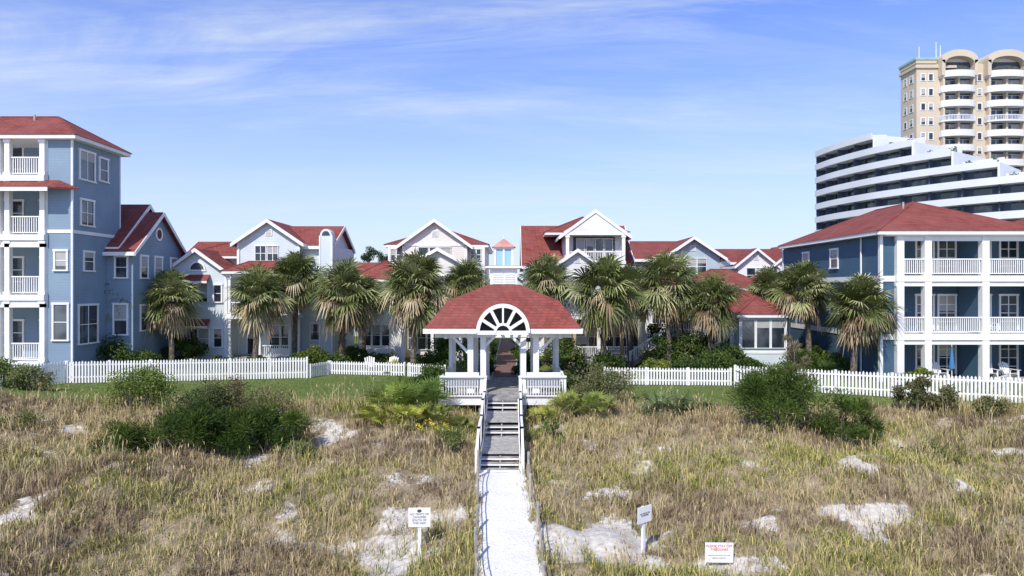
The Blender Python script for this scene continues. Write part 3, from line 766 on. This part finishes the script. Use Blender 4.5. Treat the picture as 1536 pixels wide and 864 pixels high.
# ------------------------------------------------------------ house F
b=B('white_gabled_house')
b.box('walls',WHITE,22.6,31.2,70.2,82,g,11.6); b.gable(WHITE,22.6,31.2,70.2,82,11.6,13.2,'x',.4)
b.gable(WHITE,22.9,26.6,69.2,76,11.4,12.9,'y',.4,vent=True); b.box('walls',WHITE,22.9,26.6,69.2,70.2,g,11.4)
b.gable(WHITE,26.8,31.1,69,76,11.6,13.35,'y',.4,vent=True); b.box('walls',WHITE,26.8,31.1,69,70.2,g,11.6)
b.winrow('-y',69,27.6,30.2,3,9.8,11.3); b.winrow('-y',69.2,23.8,25.6,2,9.6,11); b.winrow('-y',69,27.4,30.4,3,6.6,8.4)
b.box('porch_roof',RED,26,31.5,67.5,68.99,8.9,9.05); b.finish()
b=B('grey_blue_gabled_house')
b.box('walls',GBLUE,22.2,27.2,62,68,g,9.1); b.gable(GBLUE,22.2,27.2,62,68,9.1,10.3,'y',.4); b.winrow('-y',62,23,26.2,3,6.8,8.4); b.finish()
# ------------------------------------------------------------ house G
b=B('sunroom_cottage')
b.box('walls',PALE,14.4,19.6,48,55,g,7.2); b.hip(14.4,19.6,48,55,7.3,8.9,.45)
b.box('walls',PALE,15.6,18.8,46.8,48,g,7.1); b.hip(15.6,18.8,46.8,50,7.2,8.3,.35)
b.winrow('-y',46.8,15.75,18.65,3,4.9,6.85,nx=1,nz=1); b.win('-y',48,14.6,15.3,4.9,6.6,1,2); b.win('-y',48,19.0,19.4,4.9,6.6,1,2)
b.box('base_trim',TR,15.55,18.85,46.76,46.798,4.5,4.65); b.box('corner_trim',TR,15.56,15.66,46.75,46.797,g,6.9);b.box('corner_trim',TR,18.74,18.84,46.75,46.797,g,6.9)
b.finish()

# ------------------------------------------------------------ house H
b=B('navy_veranda_house')
b.box('walls',NAVY,22.2,46,43.2,56,g,12.3)
b.box('walls',NAVY,22.2,23.0,41.1,43.2,g,12.3)
zs=[6.25,9.75]
b.box('porch_floors',TR,23.0,46,40.8,43.197,zs[0]-.36,zs[0]); b.box('porch_floors',TR,23.0,46,40.8,43.197,zs[1]-.36,zs[1])
b.box('porch_floors',GREYW,23.0,46,40.8,43.197,g-.1,3.42)
b.box('porch_ceiling',TR,22.3,46,40.75,43.19,12.1,12.28)
for z in zs:
    b.box('belt_trim',TR,22.15,22.197,41.1,56,z-.36,z-.02); b.box('belt_trim',TR,22.15,22.998,41.04,41.097,z-.36,z-.02)
b.box('corner_trim',TR,22.13,22.3,41.03,41.098,g,12.2); b.box('corner_trim',TR,22.14,22.197,55.8,55.98,g,12.2); b.box('corner_trim',TR,22.14,22.197,41.1,41.3,g,12.2)
levels=[3.42]+zs; tops=[zs[0]-.36,zs[1]-.36,12.1]
cols_=[23.25,24.9,28.35,32.4,36.5,40.5]
for z,t in zip(levels,tops):
    for x in cols_: b.box('columns',TR,x-.21,x+.21,40.82,41.22,z+.002,t-.002)
    b.box('beams',TR,23.0,46,40.9,41.12,t-.28,t-.003)
for z in zs:
    for xa,xb in zip(cols_[:-1],cols_[1:]): b.rail((xa+.2,40.95,z),(xb-.2,40.95,z),.98,.125,post=False)
for z in levels:
    for x in (23.5,25.6,27.0,29.2,30.9,33.4,35,37.3,39): b.win('-y',43.2,x,x+1.0,z+.1,z+2.25,2,4,door=True)
for z in (7.3,10.4):
    b.win('-x',22.2,46.5,47.5,z,z+1.2,1,2)
b.win('-x',22.2,51,52,10.4,11.6,1,2)
b.box('interior_walls',NAVY,28.2,28.5,41.3,43.19,3.43,12.09); b.box('interior_walls',NAVY,32.25,32.55,41.3,43.19,3.43,12.09)
b.hip(22.2,31.5,41.0,55,12.4,14.75,.55); b.hip(32.6,46,41.6,55,12.4,14.6,.4)
b.box('downpipe',TR,22.06,22.14,43.2,43.28,3.5,12.2)
b.cyl('roof_vents',GREYW,(25.5,44.5,13),(25.5,44.5,14.6),.06,.06,6)
b.finish()

for i,(x,y,w,d,ze_,zr,mt,ax) in enumerate([(-32,66,7.5,8,11.6,13.6,GBLUE,'x'),(-20,80,5.5,8,10.3,12.0,PALE,'x'),(-14.5,74,5,7,9.8,11.6,CREAM,'x'),
     (9,84,6,8,10.8,12.6,WHITE,'x'),(17,88,6,8,10.8,12.9,GBLUE,'x'),(33,88,8,8,10.8,12.6,WHITE,'y'),(-2.6,78,4.5,8,9.5,11.0,PALE,'y'),(-40,75,8,8,11,13,WHITE,'x')]):
    b=B('red_roofed_house'); b.box('walls',mt,x,x+w,y,y+d,g,ze_); b.gable(mt,x,x+w,y,y+d,ze_,zr,ax)
    b.winrow('-y',y,x+1,x+w-1,4,ze_-1.8,ze_-.5); b.winrow('-y',y,x+1,x+w-1,3,ze_-5,ze_-3.5); b.finish()

# ------------------------------------------------------------ condo
b=B('terraced_condominium')
ctrl=[(71,160),(71.6,151),(74.6,139),(80.2,128),(88,118),(98.5,109),(112,101),(128,95)]
def cat(t):
    n=len(ctrl)-1; s_=t*n; i=min(int(s_),n-1); u=s_-i
    P=[Vector(ctrl[max(0,min(n,i+k))]) for k in (-1,0,1,2)]
    return .5*((2*P[1])+(P[2]-P[0])*u+(2*P[0]-5*P[1]+4*P[2]-P[3])*u*u+(3*P[1]-P[0]-3*P[2]+P[3])*u**3)
NS=60; pc=[cat(i/NS) for i in range(NS+1)]
nrm=[]
for i in range(NS+1):
    d=(pc[min(NS,i+1)]-pc[max(0,i-1)]).normalized(); nrm.append(Vector((-d.y,d.x)))
if nrm[10].y<0: nrm=[-v for v in nrm]
def P3(i,off,z): q=pc[i]+nrm[i]*off; return (q.x,q.y,z)
fh=3.08
def lastseg(k):
    if k>12: return 0
    lim={12:74.4,11:77.5,10:81.5,9:86.5,8:94}.get(k,9999)
    return max(i for i in range(NS+1) if pc[i].x<=lim)
for k in range(0,13):
    z=3+fh*k; L=lastseg(k)
    for i in range(L):
        b.prism('floor_slabs',CONW,[P3(i,.01,z-.3),P3(i+1,.01,z-.3),P3(i+1,14,z-.3),P3(i,14,z-.3)],(0,0,.3))
        b.prism('parapets',CONW,[P3(i,-.06,z-.33),P3(i+1,-.06,z-.33),P3(i+1,.2,z-.33),P3(i,.2,z-.33)],(0,0,1.32))
    if k==12: continue
    L2=lastseg(k+1)
    for i in range(L2):
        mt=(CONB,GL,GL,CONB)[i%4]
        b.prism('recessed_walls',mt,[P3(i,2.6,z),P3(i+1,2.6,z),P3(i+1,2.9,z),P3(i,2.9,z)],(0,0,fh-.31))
        if i%4==0 and i>0:
            d=(pc[i+1]-pc[i]).normalized()*.18
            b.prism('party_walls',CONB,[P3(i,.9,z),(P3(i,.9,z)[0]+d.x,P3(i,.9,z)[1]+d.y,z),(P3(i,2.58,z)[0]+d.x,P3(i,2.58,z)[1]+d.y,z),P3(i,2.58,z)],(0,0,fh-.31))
    if L2<L and L2>0:
        b.prism('terrace_walls',CONW,[P3(L2,.3,z),P3(L2,14,z),(P3(L2,14,z)[0]+.4,P3(L2,14,z)[1],z),(P3(L2,.3,z)[0]+.4,P3(L2,.3,z)[1],z)],(0,0,fh+.6))
        for i in range(L2,L):
            b.prism('terrace_parapets',CONW,[P3(i,4.5,z),P3(i+1,4.5,z),P3(i+1,4.7,z),P3(i,4.7,z)],(0,0,2.0))
            if i%2: q=P3(i,2.5,z); b.box('planters',CONW,q[0]-.5,q[0]+.5,q[1]-.4,q[1]+.4,z,z+1.3)
zt=3+fh*12
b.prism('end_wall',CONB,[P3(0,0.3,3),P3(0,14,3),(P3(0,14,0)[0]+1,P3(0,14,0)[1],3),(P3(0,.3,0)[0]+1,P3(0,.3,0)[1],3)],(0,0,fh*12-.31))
for i in range(2,lastseg(12),3):
    q=P3(i,5,zt); b.box('roof_structures',CONW,q[0]-.8,q[0]+1.4,q[1],q[1]+3,zt,zt+1.5+.3*(i%2))
b.finish()
cen=[P3(i,4,3+fh*k+1.4) for k in (8,9,10,11) for i in range(lastseg(k+1)+1,lastseg(k),3)]
V,C=leafcloud(np.array(cen),np.full(len(cen),.9),60,.5,np.array([[.05,.10,.04]]*len(cen)),.5); quads_obj('rooftop_shrubs',V,C)
# ------------------------------------------------------------ tower
b=B('tan_condominium_tower')
tz=61.6; y=160.
b.box('body',TAN,94.8,104,y,166.5,3,tz); b.box('body',TAN,104,142,y+.02,182,3,tz)
b.box('cornice',TAN,94.4,104,y-.35,166.8,tz-1.1,tz-.5); b.box('parapet',TAN,94.6,99.4,y-.2,166.7,tz+.002,tz+.8)
b.box('copper_rim',TEAL,94.4,99.5,y-.35,166.85,tz+.8,tz+1.3)
fp=3.44
def stack(x0,x1):
    xc=(x0+x1)/2; a=(x1-x0)/2; n=12
    z=tz-3.6
    k=0
    b.box('recess_shade_panel',SHADE,x0+.5,x1-.5,y-.04,y-.005,8,tz+.3)  # dark sheet on the wall face, painted shade behind the balconies
    while z>6:
        pts=[(xc-a*math.cos(math.pi*i/n),y-.06-2.3*math.sin(math.pi*i/n)**.7,z) for i in range(n+1)]
        b.prism('balcony_slabs',CONW,pts,(0,0,.35))
        for i in range(n):
            p0,p1=pts[i],pts[i+1]; q0=(xc+(p0[0]-xc)*.95,y+(p0[1]-y)*.93,z+.35); q1=(xc+(p1[0]-xc)*.95,y+(p1[1]-y)*.93,z+.35)
            if k%4!=3: b.prism('balcony_parapets',CREAMS,[(p0[0],p0[1],z+.35),(p1[0],p1[1],z+.35),q1,q0],(0,0,1.15))
            else:
                b.prism('balcony_rails',CONW,[(p0[0],p0[1],z+1.35),(p1[0],p1[1],z+1.35),(q1[0],q1[1],z+1.35),(q0[0],q0[1],z+1.35)],(0,0,.15))
                for t in (0,.33,.66): b.box('balcony_rails',CONW,p0[0]+(p1[0]-p0[0])*t-.05,p0[0]+(p1[0]-p0[0])*t+.05,p0[1]+(p1[1]-p0[1])*t,p0[1]+(p1[1]-p0[1])*t+.1,z+.35,z+1.35)
        for xx in (x0+.4,xc-.25,x1-.8): b.box('balcony_piers',TAN,xx,xx+.45,y-1.2,y-.045,z-fp+.352,z-.003)
        b.winrow('-y',y-.045,x0+1.0,x1-1.0,4,z-fp+.6,z-.5,gap=.2)
        z-=fp; k+=1
    n=14
    pts=[(xc-a*1.03*math.cos(math.pi*i/n),y-1.6,tz+.2+2.6*math.sin(math.pi*i/n)**.8) for i in range(n+1)]
    inner=[(xc-a*.82*math.cos(math.pi*i/n),y-1.6,tz-.6+1.9*math.sin(math.pi*i/n)**.8) for i in range(n+1)]
    for i in range(n): b.prism('arched_crown',TAN,[pts[i],pts[i+1],inner[i+1],inner[i]],(0,8,0))
    b.prism('crown_wall',CREAMS,[(p[0],y+.3,p[2]) for p in inner],(0,2,0))
    for xx in (x0-.1,x1-.7): b.box('crown_piers',TAN,xx,xx+.8,y-1.6,y-.05,tz-3.2,tz+.4)
stack(99.9,108.1); stack(110.6,119.8); stack(123,132)
z=tz-4
while z>8:
    for x in (95.9,97.7,109.1,121): b.win('-y',y,x,x+.9,z,z+1.5,1,1,fw=.15)
    b.win('-x',94.8,161.5,162.6,z,z+1.5,1,1,fw=.15); b.win('-x',94.8,164,165,z,z+1.5,1,1,fw=.15)
    z-=fp
for x,h in ((96,3.4),(100,4.4),(101,3.6)): b.cyl('antennas',TR,(x,161,tz),(x,161,tz+h+1),.1,.06,5)
b.finish()

# ------------------------------------------------------------ shrubs
bush('wax_myrtle_bush',-17.6,32.2,1.8,1.2,2.0,(.12,.18,.032),(.23,.28,.06),30,300,.10)
bush('dark_dune_shrub',-13.4,29.8,2.0,1.3,2.5,(.06,.09,.025),(.13,.12,.06),28,280,.11)
bush('dark_dune_shrub',-11.3,30.2,1.9,1.2,3.0,BR,(.12,.12,.05),24,200,.10)
bush('scrub_pine_bush',-10.2,28.2,1.9,1.2,2.1,PG,PG2,32,300,.26,.13,.7,cr=.36)
bush('scrub_pine_bush',-12.9,27.8,1.9,1.2,1.9,PG,PG2,30,300,.26,.13,.7,cr=.36)
bush('scrub_pine_bush',-15.4,27.6,1.3,.9,1.3,PG,PG2,18,240,.24,.13,.7,cr=.36)
bush('scrub_pine_bush',11.3,29.0,2.2,1.3,2.8,(.04,.075,.015),PG2,40,280,.26,.13,.7,cr=.36)
bush('scrub_pine_bush',12.0,29.4,1.0,.8,4.4,(.13,.14,.05),(.26,.21,.12),20,120,.22,.14,.7,cr=.3)
bush('scrub_pine_bush',13.9,28.7,1.6,1.0,2.3,(.05,.085,.018),PG2,26,240,.24,.13,.7,cr=.36)
bush('dune_shrub',18.6,31.6,.9,.6,1.9,(.07,.10,.03),(.17,.15,.07),16,200,.12)
bush('dune_shrub',19.8,31.0,.9,.6,1.2,(.07,.10,.03),(.15,.14,.06),12,200,.12)
bush('dune_shrub',21.6,30.6,.8,.6,.9,(.10,.13,.045),(.18,.16,.07),10,200,.12)
bush('dune_shrub',4.6,33.8,1.6,1.0,2.0,(.10,.13,.04),(.24,.22,.11),24,240,.14,.3)
bush('dune_shrub',2.9,36.4,.9,1.2,1.6,(.06,.10,.022),(.13,.16,.045),16,240,.12)
bush('dune_shrub',-4.4,35.6,1.1,1.4,2.0,DG,MG,24,260,.12)
bush('dune_shrub',-25.5,35.6,1.7,.9,1.2,(.15,.18,.06),(.26,.26,.11),20,220,.11)
bush('dune_shrub',-28.6,37.0,2.2,1.2,1.7,(.11,.16,.04),YG,24,220,.13)
bush('dune_shrub',-2.6,28.4,.8,.8,.9,(.12,.17,.045),(.22,.23,.08),10,200,.14,.25)
bush('dune_shrub',1.6,29.6,.8,.8,.9,(.12,.17,.045),(.22,.23,.08),10,200,.14,.25)
bush('dune_shrub',-8.6,27.0,.9,.7,.7,(.14,.18,.05),(.24,.24,.09),10,160,.14,.25)
bush('dune_shrub',-21.5,29.5,1.4,.8,.9,(.14,.17,.05),(.24,.23,.09),14,180,.14,.25)
bush('dune_shrub',17.0,27.5,1.2,.8,.9,(.14,.17,.05),(.24,.23,.09),14,180,.14,.25)
def fanplant(name,x,y,r,n,c,seed):
    q=random.Random(seed); z=gz(x,y); V=[];C=[]
    e=bpy.data.objects.new(name,None); col.objects.link(e); e.location=(x,y,z)
    for k in range(n):
        a=k*2.399; el=rad(q.uniform(15,80)); d=Vector((math.cos(a)*math.cos(el),math.sin(a)*math.cos(el),math.sin(el)))
        o_=Vector((q.uniform(-.4,.4)*r,q.uniform(-.4,.4)*r,0)); L=r*q.uniform(.5,.8); p1=o_+d*L
        s_=d.cross(Vector((0,0,1))).normalized(); nn=s_.cross(d)
        V+=[o_-s_*.015,o_+s_*.015,p1+s_*.01,p1-s_*.01]; C+=[Vector(c)]*4
        for j in range(13):
            ph=rad(-95+190*j/12); ee=d*math.cos(ph)+s_*math.sin(ph); l2=r*.5*q.uniform(.8,1.1)
            wv=(-d*math.sin(ph)+s_*math.cos(ph))*.028; cc=Vector(c)*q.uniform(.7,1.35)
            m_=p1+ee*l2*.5; tip=p1+ee*l2-Vector((0,0,.15*l2))
            V+=[p1-wv*.3,p1+wv*.3,m_+wv,m_-wv,m_-wv,m_+wv,tip+wv*.1,tip-wv*.1]; C+=[cc]*8
    quads_obj('fronds',np.array([tuple(v) for v in V]),np.array([tuple(v) for v in C]),e)
for i,(x,y,r,n,c) in enumerate([(-5.6,31.8,1.4,32,(.20,.26,.05)),(-4.3,32.6,1.5,32,(.15,.22,.045)),(-4.9,30.3,1.0,26,(.34,.36,.06)),(-3.5,31.0,1.0,22,(.22,.26,.06)),(-5.4,34.2,1.4,28,(.12,.18,.045)),(-6.4,30.8,.9,22,(.32,.34,.07)),
     (2.6,32.2,1.1,24,(.26,.29,.07)),(3.8,31.6,1.1,24,(.21,.25,.06)),(1.6,31.4,.9,20,(.31,.32,.07)),(7.2,32.0,1.4,32,(.16,.21,.09)),(8.3,31.6,1.2,26,(.15,.20,.08)),
     (-7.8,44.8,.9,22,(.28,.28,.08)),(-2.2,30.6,.7,14,(.17,.21,.05)),(22.2,38.6,.9,20,(.12,.17,.045)),(20.0,43.4,1.1,22,(.08,.13,.035))]):
    fanplant('palmetto',x,y,r,n,c,500+i)
cen=np.array([(-3.9+(.5*i)%1.3,29.0+.3*(i%4),gz(-3.9+(.5*i)%1.3,29.0+.3*(i%4))+.45) for i in range(6)]); V,C=leafcloud(cen,np.full(6,.2),26,.07,np.array([[.75,.6,.03]]*6),.8); quads_obj('yellow_wildflowers',V,C)
for (x,y,rx,ry,h,c1,c2) in [(-27.3,45.8,1.4,1.2,2.6,DG,MG),(-25.9,44.0,1.8,1.2,2.4,DG,MG),(-29.8,44.0,1.5,1.2,1.3,MG,YG),(-24.0,44.2,1.3,1,1.7,DG,MG),(-28.0,42.2,1.3,.6,1.3,DG,MG),
    (-17.5,46.6,2.4,.8,1.0,DG,MG),(-13.9,47.5,1.6,1.0,1.5,MG,YG),(-20.5,47.3,1.6,.8,.9,DG,MG),(-9.6,48.5,1.8,1,1.1,DG,MG),(-6,47.5,1.6,1,1.2,DG,MG),(-11.7,45.8,1.5,.8,1.0,DG,MG),
    (-4.2,46.0,1.6,1.4,2.4,DG,MG),(3.4,46.0,1.6,1.4,2.3,DG,MG),(-2.2,50,1.1,3,3.2,DG,MG),(1.2,51,1.1,3,3.2,DG,MG),(-2.6,58,1.4,3,4.5,DG,MG),(1.6,60,1.4,3,4.6,DG,MG),(-1.9,45,.8,1.6,1.4,DG,MG),(1.0,45,.8,1.6,1.4,DG,MG),
    (10.6,46.5,1.6,1.1,2.9,DG,MG),(12.4,45.6,1.5,1.1,3.2,DG,MG),(13.9,44.3,1.5,1,2.0,DG,MG),(9.2,43.5,1.2,.9,1.1,MG,YG),(11.5,42.4,1.5,.8,1.4,DG,MG),(14.6,41.6,1.4,.8,1.2,DG,MG),(12.8,42.6,1.4,.8,1.7,DG,MG),
    (18.6,44,1.3,1,1.6,DG,MG),(20.8,47.6,1.1,1.2,2.0,DG,MG),(23.6,39.4,.7,.6,1.0,MG,YG),(6.2,44.0,1.5,.9,1.4,DG,MG),(-11.7,50,1.2,1,1.4,DG,MG),(21.0,44.5,.8,1.6,1.6,DG,MG)]:
    bush('hedge_shrub',x,y,rx,ry,h,c1,c2,22,220,.16,.55)
bush('garden_tree',11.9,49.8,1.9,1.0,5.2,DG,MG,34,260,.2)
bush('garden_tree',-23.2,48.4,1.3,1.0,2.6,DG,MG,20,220,.2)
n=260
cx_=np.concatenate([rng.uniform(-190,190,n)]); cy_=rng.uniform(150,185,n); hz=rng.uniform(4,9.0,n)+3.3
kk=~((cx_>66)&(cy_<200)); cx_,cy_,hz=cx_[kk],cy_[kk],hz[kk]; n=len(cx_)
cen=np.stack([cx_,cy_,hz],1); rd=rng.uniform(2.2,4,n)
V1,C1=leafcloud(cen,rd,70,1.1,np.array([[.06,.09,.035]])*rng.uniform(.7,1.5,(n,1)),.7)
cen2=cen.copy(); cen2[:,2]=5.2; V2,C2=leafcloud(cen2,rd*1.2,40,1.5,np.array([[.04,.06,.025]])*np.ones((n,1)),.7)
quads_obj('distant_trees',np.concatenate([V1,V2]),np.concatenate([C1,C2]))
for x,D,zt_ in ((-30.7,120,15.6),(-23.1,110,15.6),(-23.3,125,15.6),(-33.9,140,13.8),(-20.7,118,14.6)):
    b=B('pine_tree',(x,D,3.3)); h=zt_-3.3
    b.cyl('trunk',BARK,(0,0,0),(0,0,h-1),.22,.1,7)
    cen=[];rr=[]
    for i in range(9):
        c=(R.uniform(-1.1,1.1),R.uniform(-1,1),h-R.uniform(.3,1.9)); cen.append(c); rr.append(R.uniform(.45,.8)); b.cyl('limbs',BARK,(0,0,h-2.6),c,.06,.03,5)
    e=b.finish(); V,C=leafcloud(np.array(cen),np.array(rr),160,.3,np.array([[.05,.09,.03]]*9)*rng.uniform(.7,1.4,(9,1)),.4); quads_obj('foliage',V,C,e)

# ------------------------------------------------------------ signs
def text(s,loc,size,mat,parent,rotz=0):
    c=bpy.data.curves.new('t','FONT'); c.body=s; c.size=size; c.align_x='CENTER'; c.align_y='CENTER'; c.extrude=.002; c.space_line=.85
    o=bpy.data.objects.new('t',c); col.objects.link(o); bpy.context.view_layer.update()
    me=bpy.data.meshes.new_from_object(o.evaluated_get(bpy.context.evaluated_depsgraph_get())); bpy.data.objects.remove(o)
    me.materials.clear(); me.materials.append(mat)
    t=bpy.data.objects.new('lettering',me); col.objects.link(t); t.location=loc; t.rotation_euler=(rad(90),0,rotz); t.parent=parent
def sign(name,x,y,ztop,w,h,lines,rot=0,post=True):
    z=gz(x,y); H=ztop-z
    b=B(name,(x,y,z),rot)
    if post: b.box('post',TR,-.05,.05,.015,.1,-.3,H-.02)
    else:
        for sx in (-1,1): b.box('stakes',GREYW,sx*w*.4-.025,sx*w*.4+.025,.012,.05,-.3,H-.05)
    b.box('board',TR,-w/2,w/2,-.012,.012,H-h,H)
    e=b.finish()
    for (s_,dz,sz,mt) in lines: text(s_,(0,-.016,H-dz),sz,mt,e)
    return e
e=sign('beach_rules_sign',-2.78,20.5,2.40,.66,.57,[('NO TENTS OR',.19,.088,BLK),('CANOPIES',.28,.088,BLK),('SOUTH OF',.37,.088,BLK),('THIS SIGN',.46,.088,BLK)],.05)
b=B('emblem')
bb=[( .07*math.cos(t*math.pi/6),-.0165,0+.05*math.sin(t*math.pi/6)) for t in range(12)]
b.prism('disc',METAL,bb,(0,.004,0)); ee=b.finish(); ee.parent=e; ee.location=(0,0,2.40-gz(-2.78,20.5)-.09)
sign('beach_rules_sign',4.08,21,2.29,.62,.5,[('NO TENTS OR\nCANOPIES',.25,.07,METAL)],rad(38))
sign('stay_off_dunes_sign',6.07,20,1.54,.82,.58,[('PLEASE STAY OFF',.10,.098,REDT),('THE DUNES',.20,.098,REDT),('BEACH DUNE RESTORATION AREA',.37,.040,BLUEF),('KEEP ON THE PATH',.45,.045,BLK)],-.02,post=False)
# ------------------------------------------------------------ furniture
def adirondack(x,y,z,rot):
    b=B('adirondack_chair',(x,y,z),rot)
    for i in range(5): b.box('seat_slats',TR,-.28,.28,-.25+i*.11,-.16+i*.11,.36-i*.025,.38-i*.025)
    for i in range(5):
        xx=-.24+i*.12; b.beam('back_slats',TR,(xx,.27,.26),(xx*1.25,.55,1.0-.05*abs(i-2)),.1,.02)
    for sx in (-1,1):
        b.box('arms',TR,sx*.36-.07,sx*.36+.07,-.32,.42,.55,.575)
        b.box('front_legs',TR,sx*.31-.03,sx*.31+.03,-.28,-.2,0,.549); b.beam('back_legs',TR,(sx*.27,-.25,.33),(sx*.27,.55,.03),.04,.1)
    b.finish()
for x,y,z,r in ((30.6,41.9,3.42,.2),(29.4,42,3.42,-.2),(26.4,42.1,3.42,.1),(29.6,42.3,6.25,0),(34.0,42,6.25,0),(-9.5,46,3.36,.4),(-8.2,46.1,3.36,-.3),(34.5,42,9.75,.1)): adirondack(x,y,z,r)
def patio(x,y,z):
    b=B('patio_table',(x,y,z)); b.cyl('top',METAL,(0,0,.7),(0,0,.74),.5,.5,16); b.cyl('leg',METAL,(0,0,.03),(0,0,.7),.04,.04,8); b.cyl('base',METAL,(0,0,0),(0,0,.03),.28,.26,12); b.finish()
    for a in (0,1.57,3.14,4.71):
        c=B('patio_chair',(x+math.cos(a)*.8,y+math.sin(a)*.8,z),a+1.57)
        c.box('seat',METAL,-.22,.22,-.22,.22,.42,.45)
        for sx in (-.2,.2):
            for sy in (-.2,.2): c.box('legs',METAL,sx-.015,sx+.015,sy-.015,sy+.015,0,.42)
            c.box('back_posts',METAL,sx-.015,sx+.015,-.22,-.19,.45,.9)
        for zz in (.55,.68,.82): c.box('back_slats',METAL,-.185,.185,-.215,-.195,zz,zz+.05)
        c.finish()
patio(5.2,48.6,3.36); patio(7.5,48.2,3.36); patio(-5.2,49.4,3.36)
b=B('patio_umbrella',(25.9,40.2,3.36)); b.cyl('pole',TR,(0,0,0),(0,0,2.3),.025,.02,6); b.cyl('canopy',BLUEF,(0,0,.9),(0,0,2.2),.16,.03,8); b.cyl('base',METAL,(0,0,0),(0,0,.08),.25,.2,10); b.finish()
b=B('garden_gate',(CX,50,3.36))
for sx in (-1,1): b.box('posts',TR,sx*1.2-.1,sx*1.2+.1,-.1,.1,0,2.4)
for i in range(9): b.box('arbor',TR,-1.4,1.4,-.5+i*.125,-.46+i*.125,2.4,2.5)
b.finish()

# ------------------------------------------------------------ sun, world, camera
az=rad(24); el=rad(45)
sd=Vector((-math.sin(az)*math.cos(el),-math.cos(az)*math.cos(el),math.sin(el)))
L=bpy.data.lights.new('sun','SUN'); L.energy=4.8; L.angle=rad(.53); L.color=(1,.95,.86)
lo=bpy.data.objects.new('sun',L); col.objects.link(lo); lo.rotation_euler=sd.to_track_quat('Z','Y').to_euler(); lo.location=(-20,-30,60)
w=bpy.data.worlds.new('World'); sc.world=w; w.use_nodes=True; nt=w.node_tree
bg=nt.nodes['Background']; bg.inputs[1].default_value=.11
sk=nt.nodes.new('ShaderNodeTexSky'); sk.sky_type='NISHITA'; sk.sun_disc=False; sk.sun_elevation=el; sk.sun_rotation=rad(180+24)
sk.air_density=1.0; sk.dust_density=.3; sk.ozone_density=2.0
tcn=nt.nodes.new('ShaderNodeTexCoord'); sx=nt.nodes.new('ShaderNodeSeparateXYZ'); nt.links.new(tcn.outputs['Generated'],sx.inputs[0])
zpos=mathn(nt,'MAXIMUM',sx.outputs[2],0.0)
zc=mathn(nt,'ADD',zpos,.12)
u=mathn(nt,'DIVIDE',sx.outputs[0],zc); v=mathn(nt,'DIVIDE',sx.outputs[1],zc)
def cloud(rot,sx_,sy_,scale,lo_,hi_,off,dist=.5,detail=9):
    cb=nt.nodes.new('ShaderNodeCombineXYZ'); nt.links.new(u,cb.inputs[0]); nt.links.new(v,cb.inputs[1]); cb.inputs[2].default_value=off
    mp=nt.nodes.new('ShaderNodeMapping'); mp.inputs['Rotation'].default_value=(0,0,rot); mp.inputs['Scale'].default_value=(sx_,sy_,1); nt.links.new(cb.outputs[0],mp.inputs[0])
    n_=nt.nodes.new('ShaderNodeTexNoise'); n_.inputs['Scale'].default_value=scale; n_.inputs['Detail'].default_value=detail; n_.inputs['Roughness'].default_value=.64; n_.inputs['Distortion'].default_value=dist
    nt.links.new(mp.outputs[0],n_.inputs[0]); return ramp(nt,n_.outputs[0],lo_,hi_)
c1=cloud(rad(38),.35,1.1,1.1,.46,.70,3.3,.7); c2=cloud(rad(-14),.45,1.2,.55,.42,.66,8.1,.4); c3=cloud(rad(52),.3,1.6,2.6,.42,.72,1.7,1.0)
cf=mathn(nt,'ADD',mathn(nt,'MULTIPLY',mathn(nt,'MULTIPLY',c1,mathn(nt,'ADD',c2,.25)),.75),mathn(nt,'MULTIPLY',mathn(nt,'MULTIPLY',c2,mathn(nt,'ADD',c3,.15)),.55))
hz=mathn(nt,'POWER',mathn(nt,'SUBTRACT',1.0,mathn(nt,'MINIMUM',mathn(nt,'MULTIPLY',zpos,2.35),1.0)),1.45)
inv=mathn(nt,'SUBTRACT',1.0,mathn(nt,'MINIMUM',mathn(nt,'MULTIPLY',cf,.8),.8))
cf=mathn(nt,'SUBTRACT',1.0,mathn(nt,'MULTIPLY',inv,mathn(nt,'SUBTRACT',1.0,mathn(nt,'MULTIPLY',hz,.93))))
tint=mixc(nt,1.0,sk.outputs[0],(.86,1.14,2.05),'MULTIPLY')
oc=mixc(nt,cf,tint,(7.1,7.9,8.6))
nt.links.new(oc,bg.inputs[0])
cam=bpy.data.cameras.new('camera'); cam.lens=24; cam.sensor_width=36; cam.clip_end=9000; cam.clip_start=.1
co=bpy.data.objects.new('camera',cam); col.objects.link(co); co.location=(0,0,9); co.rotation_euler=(rad(90),0,0)
sc.camera=co
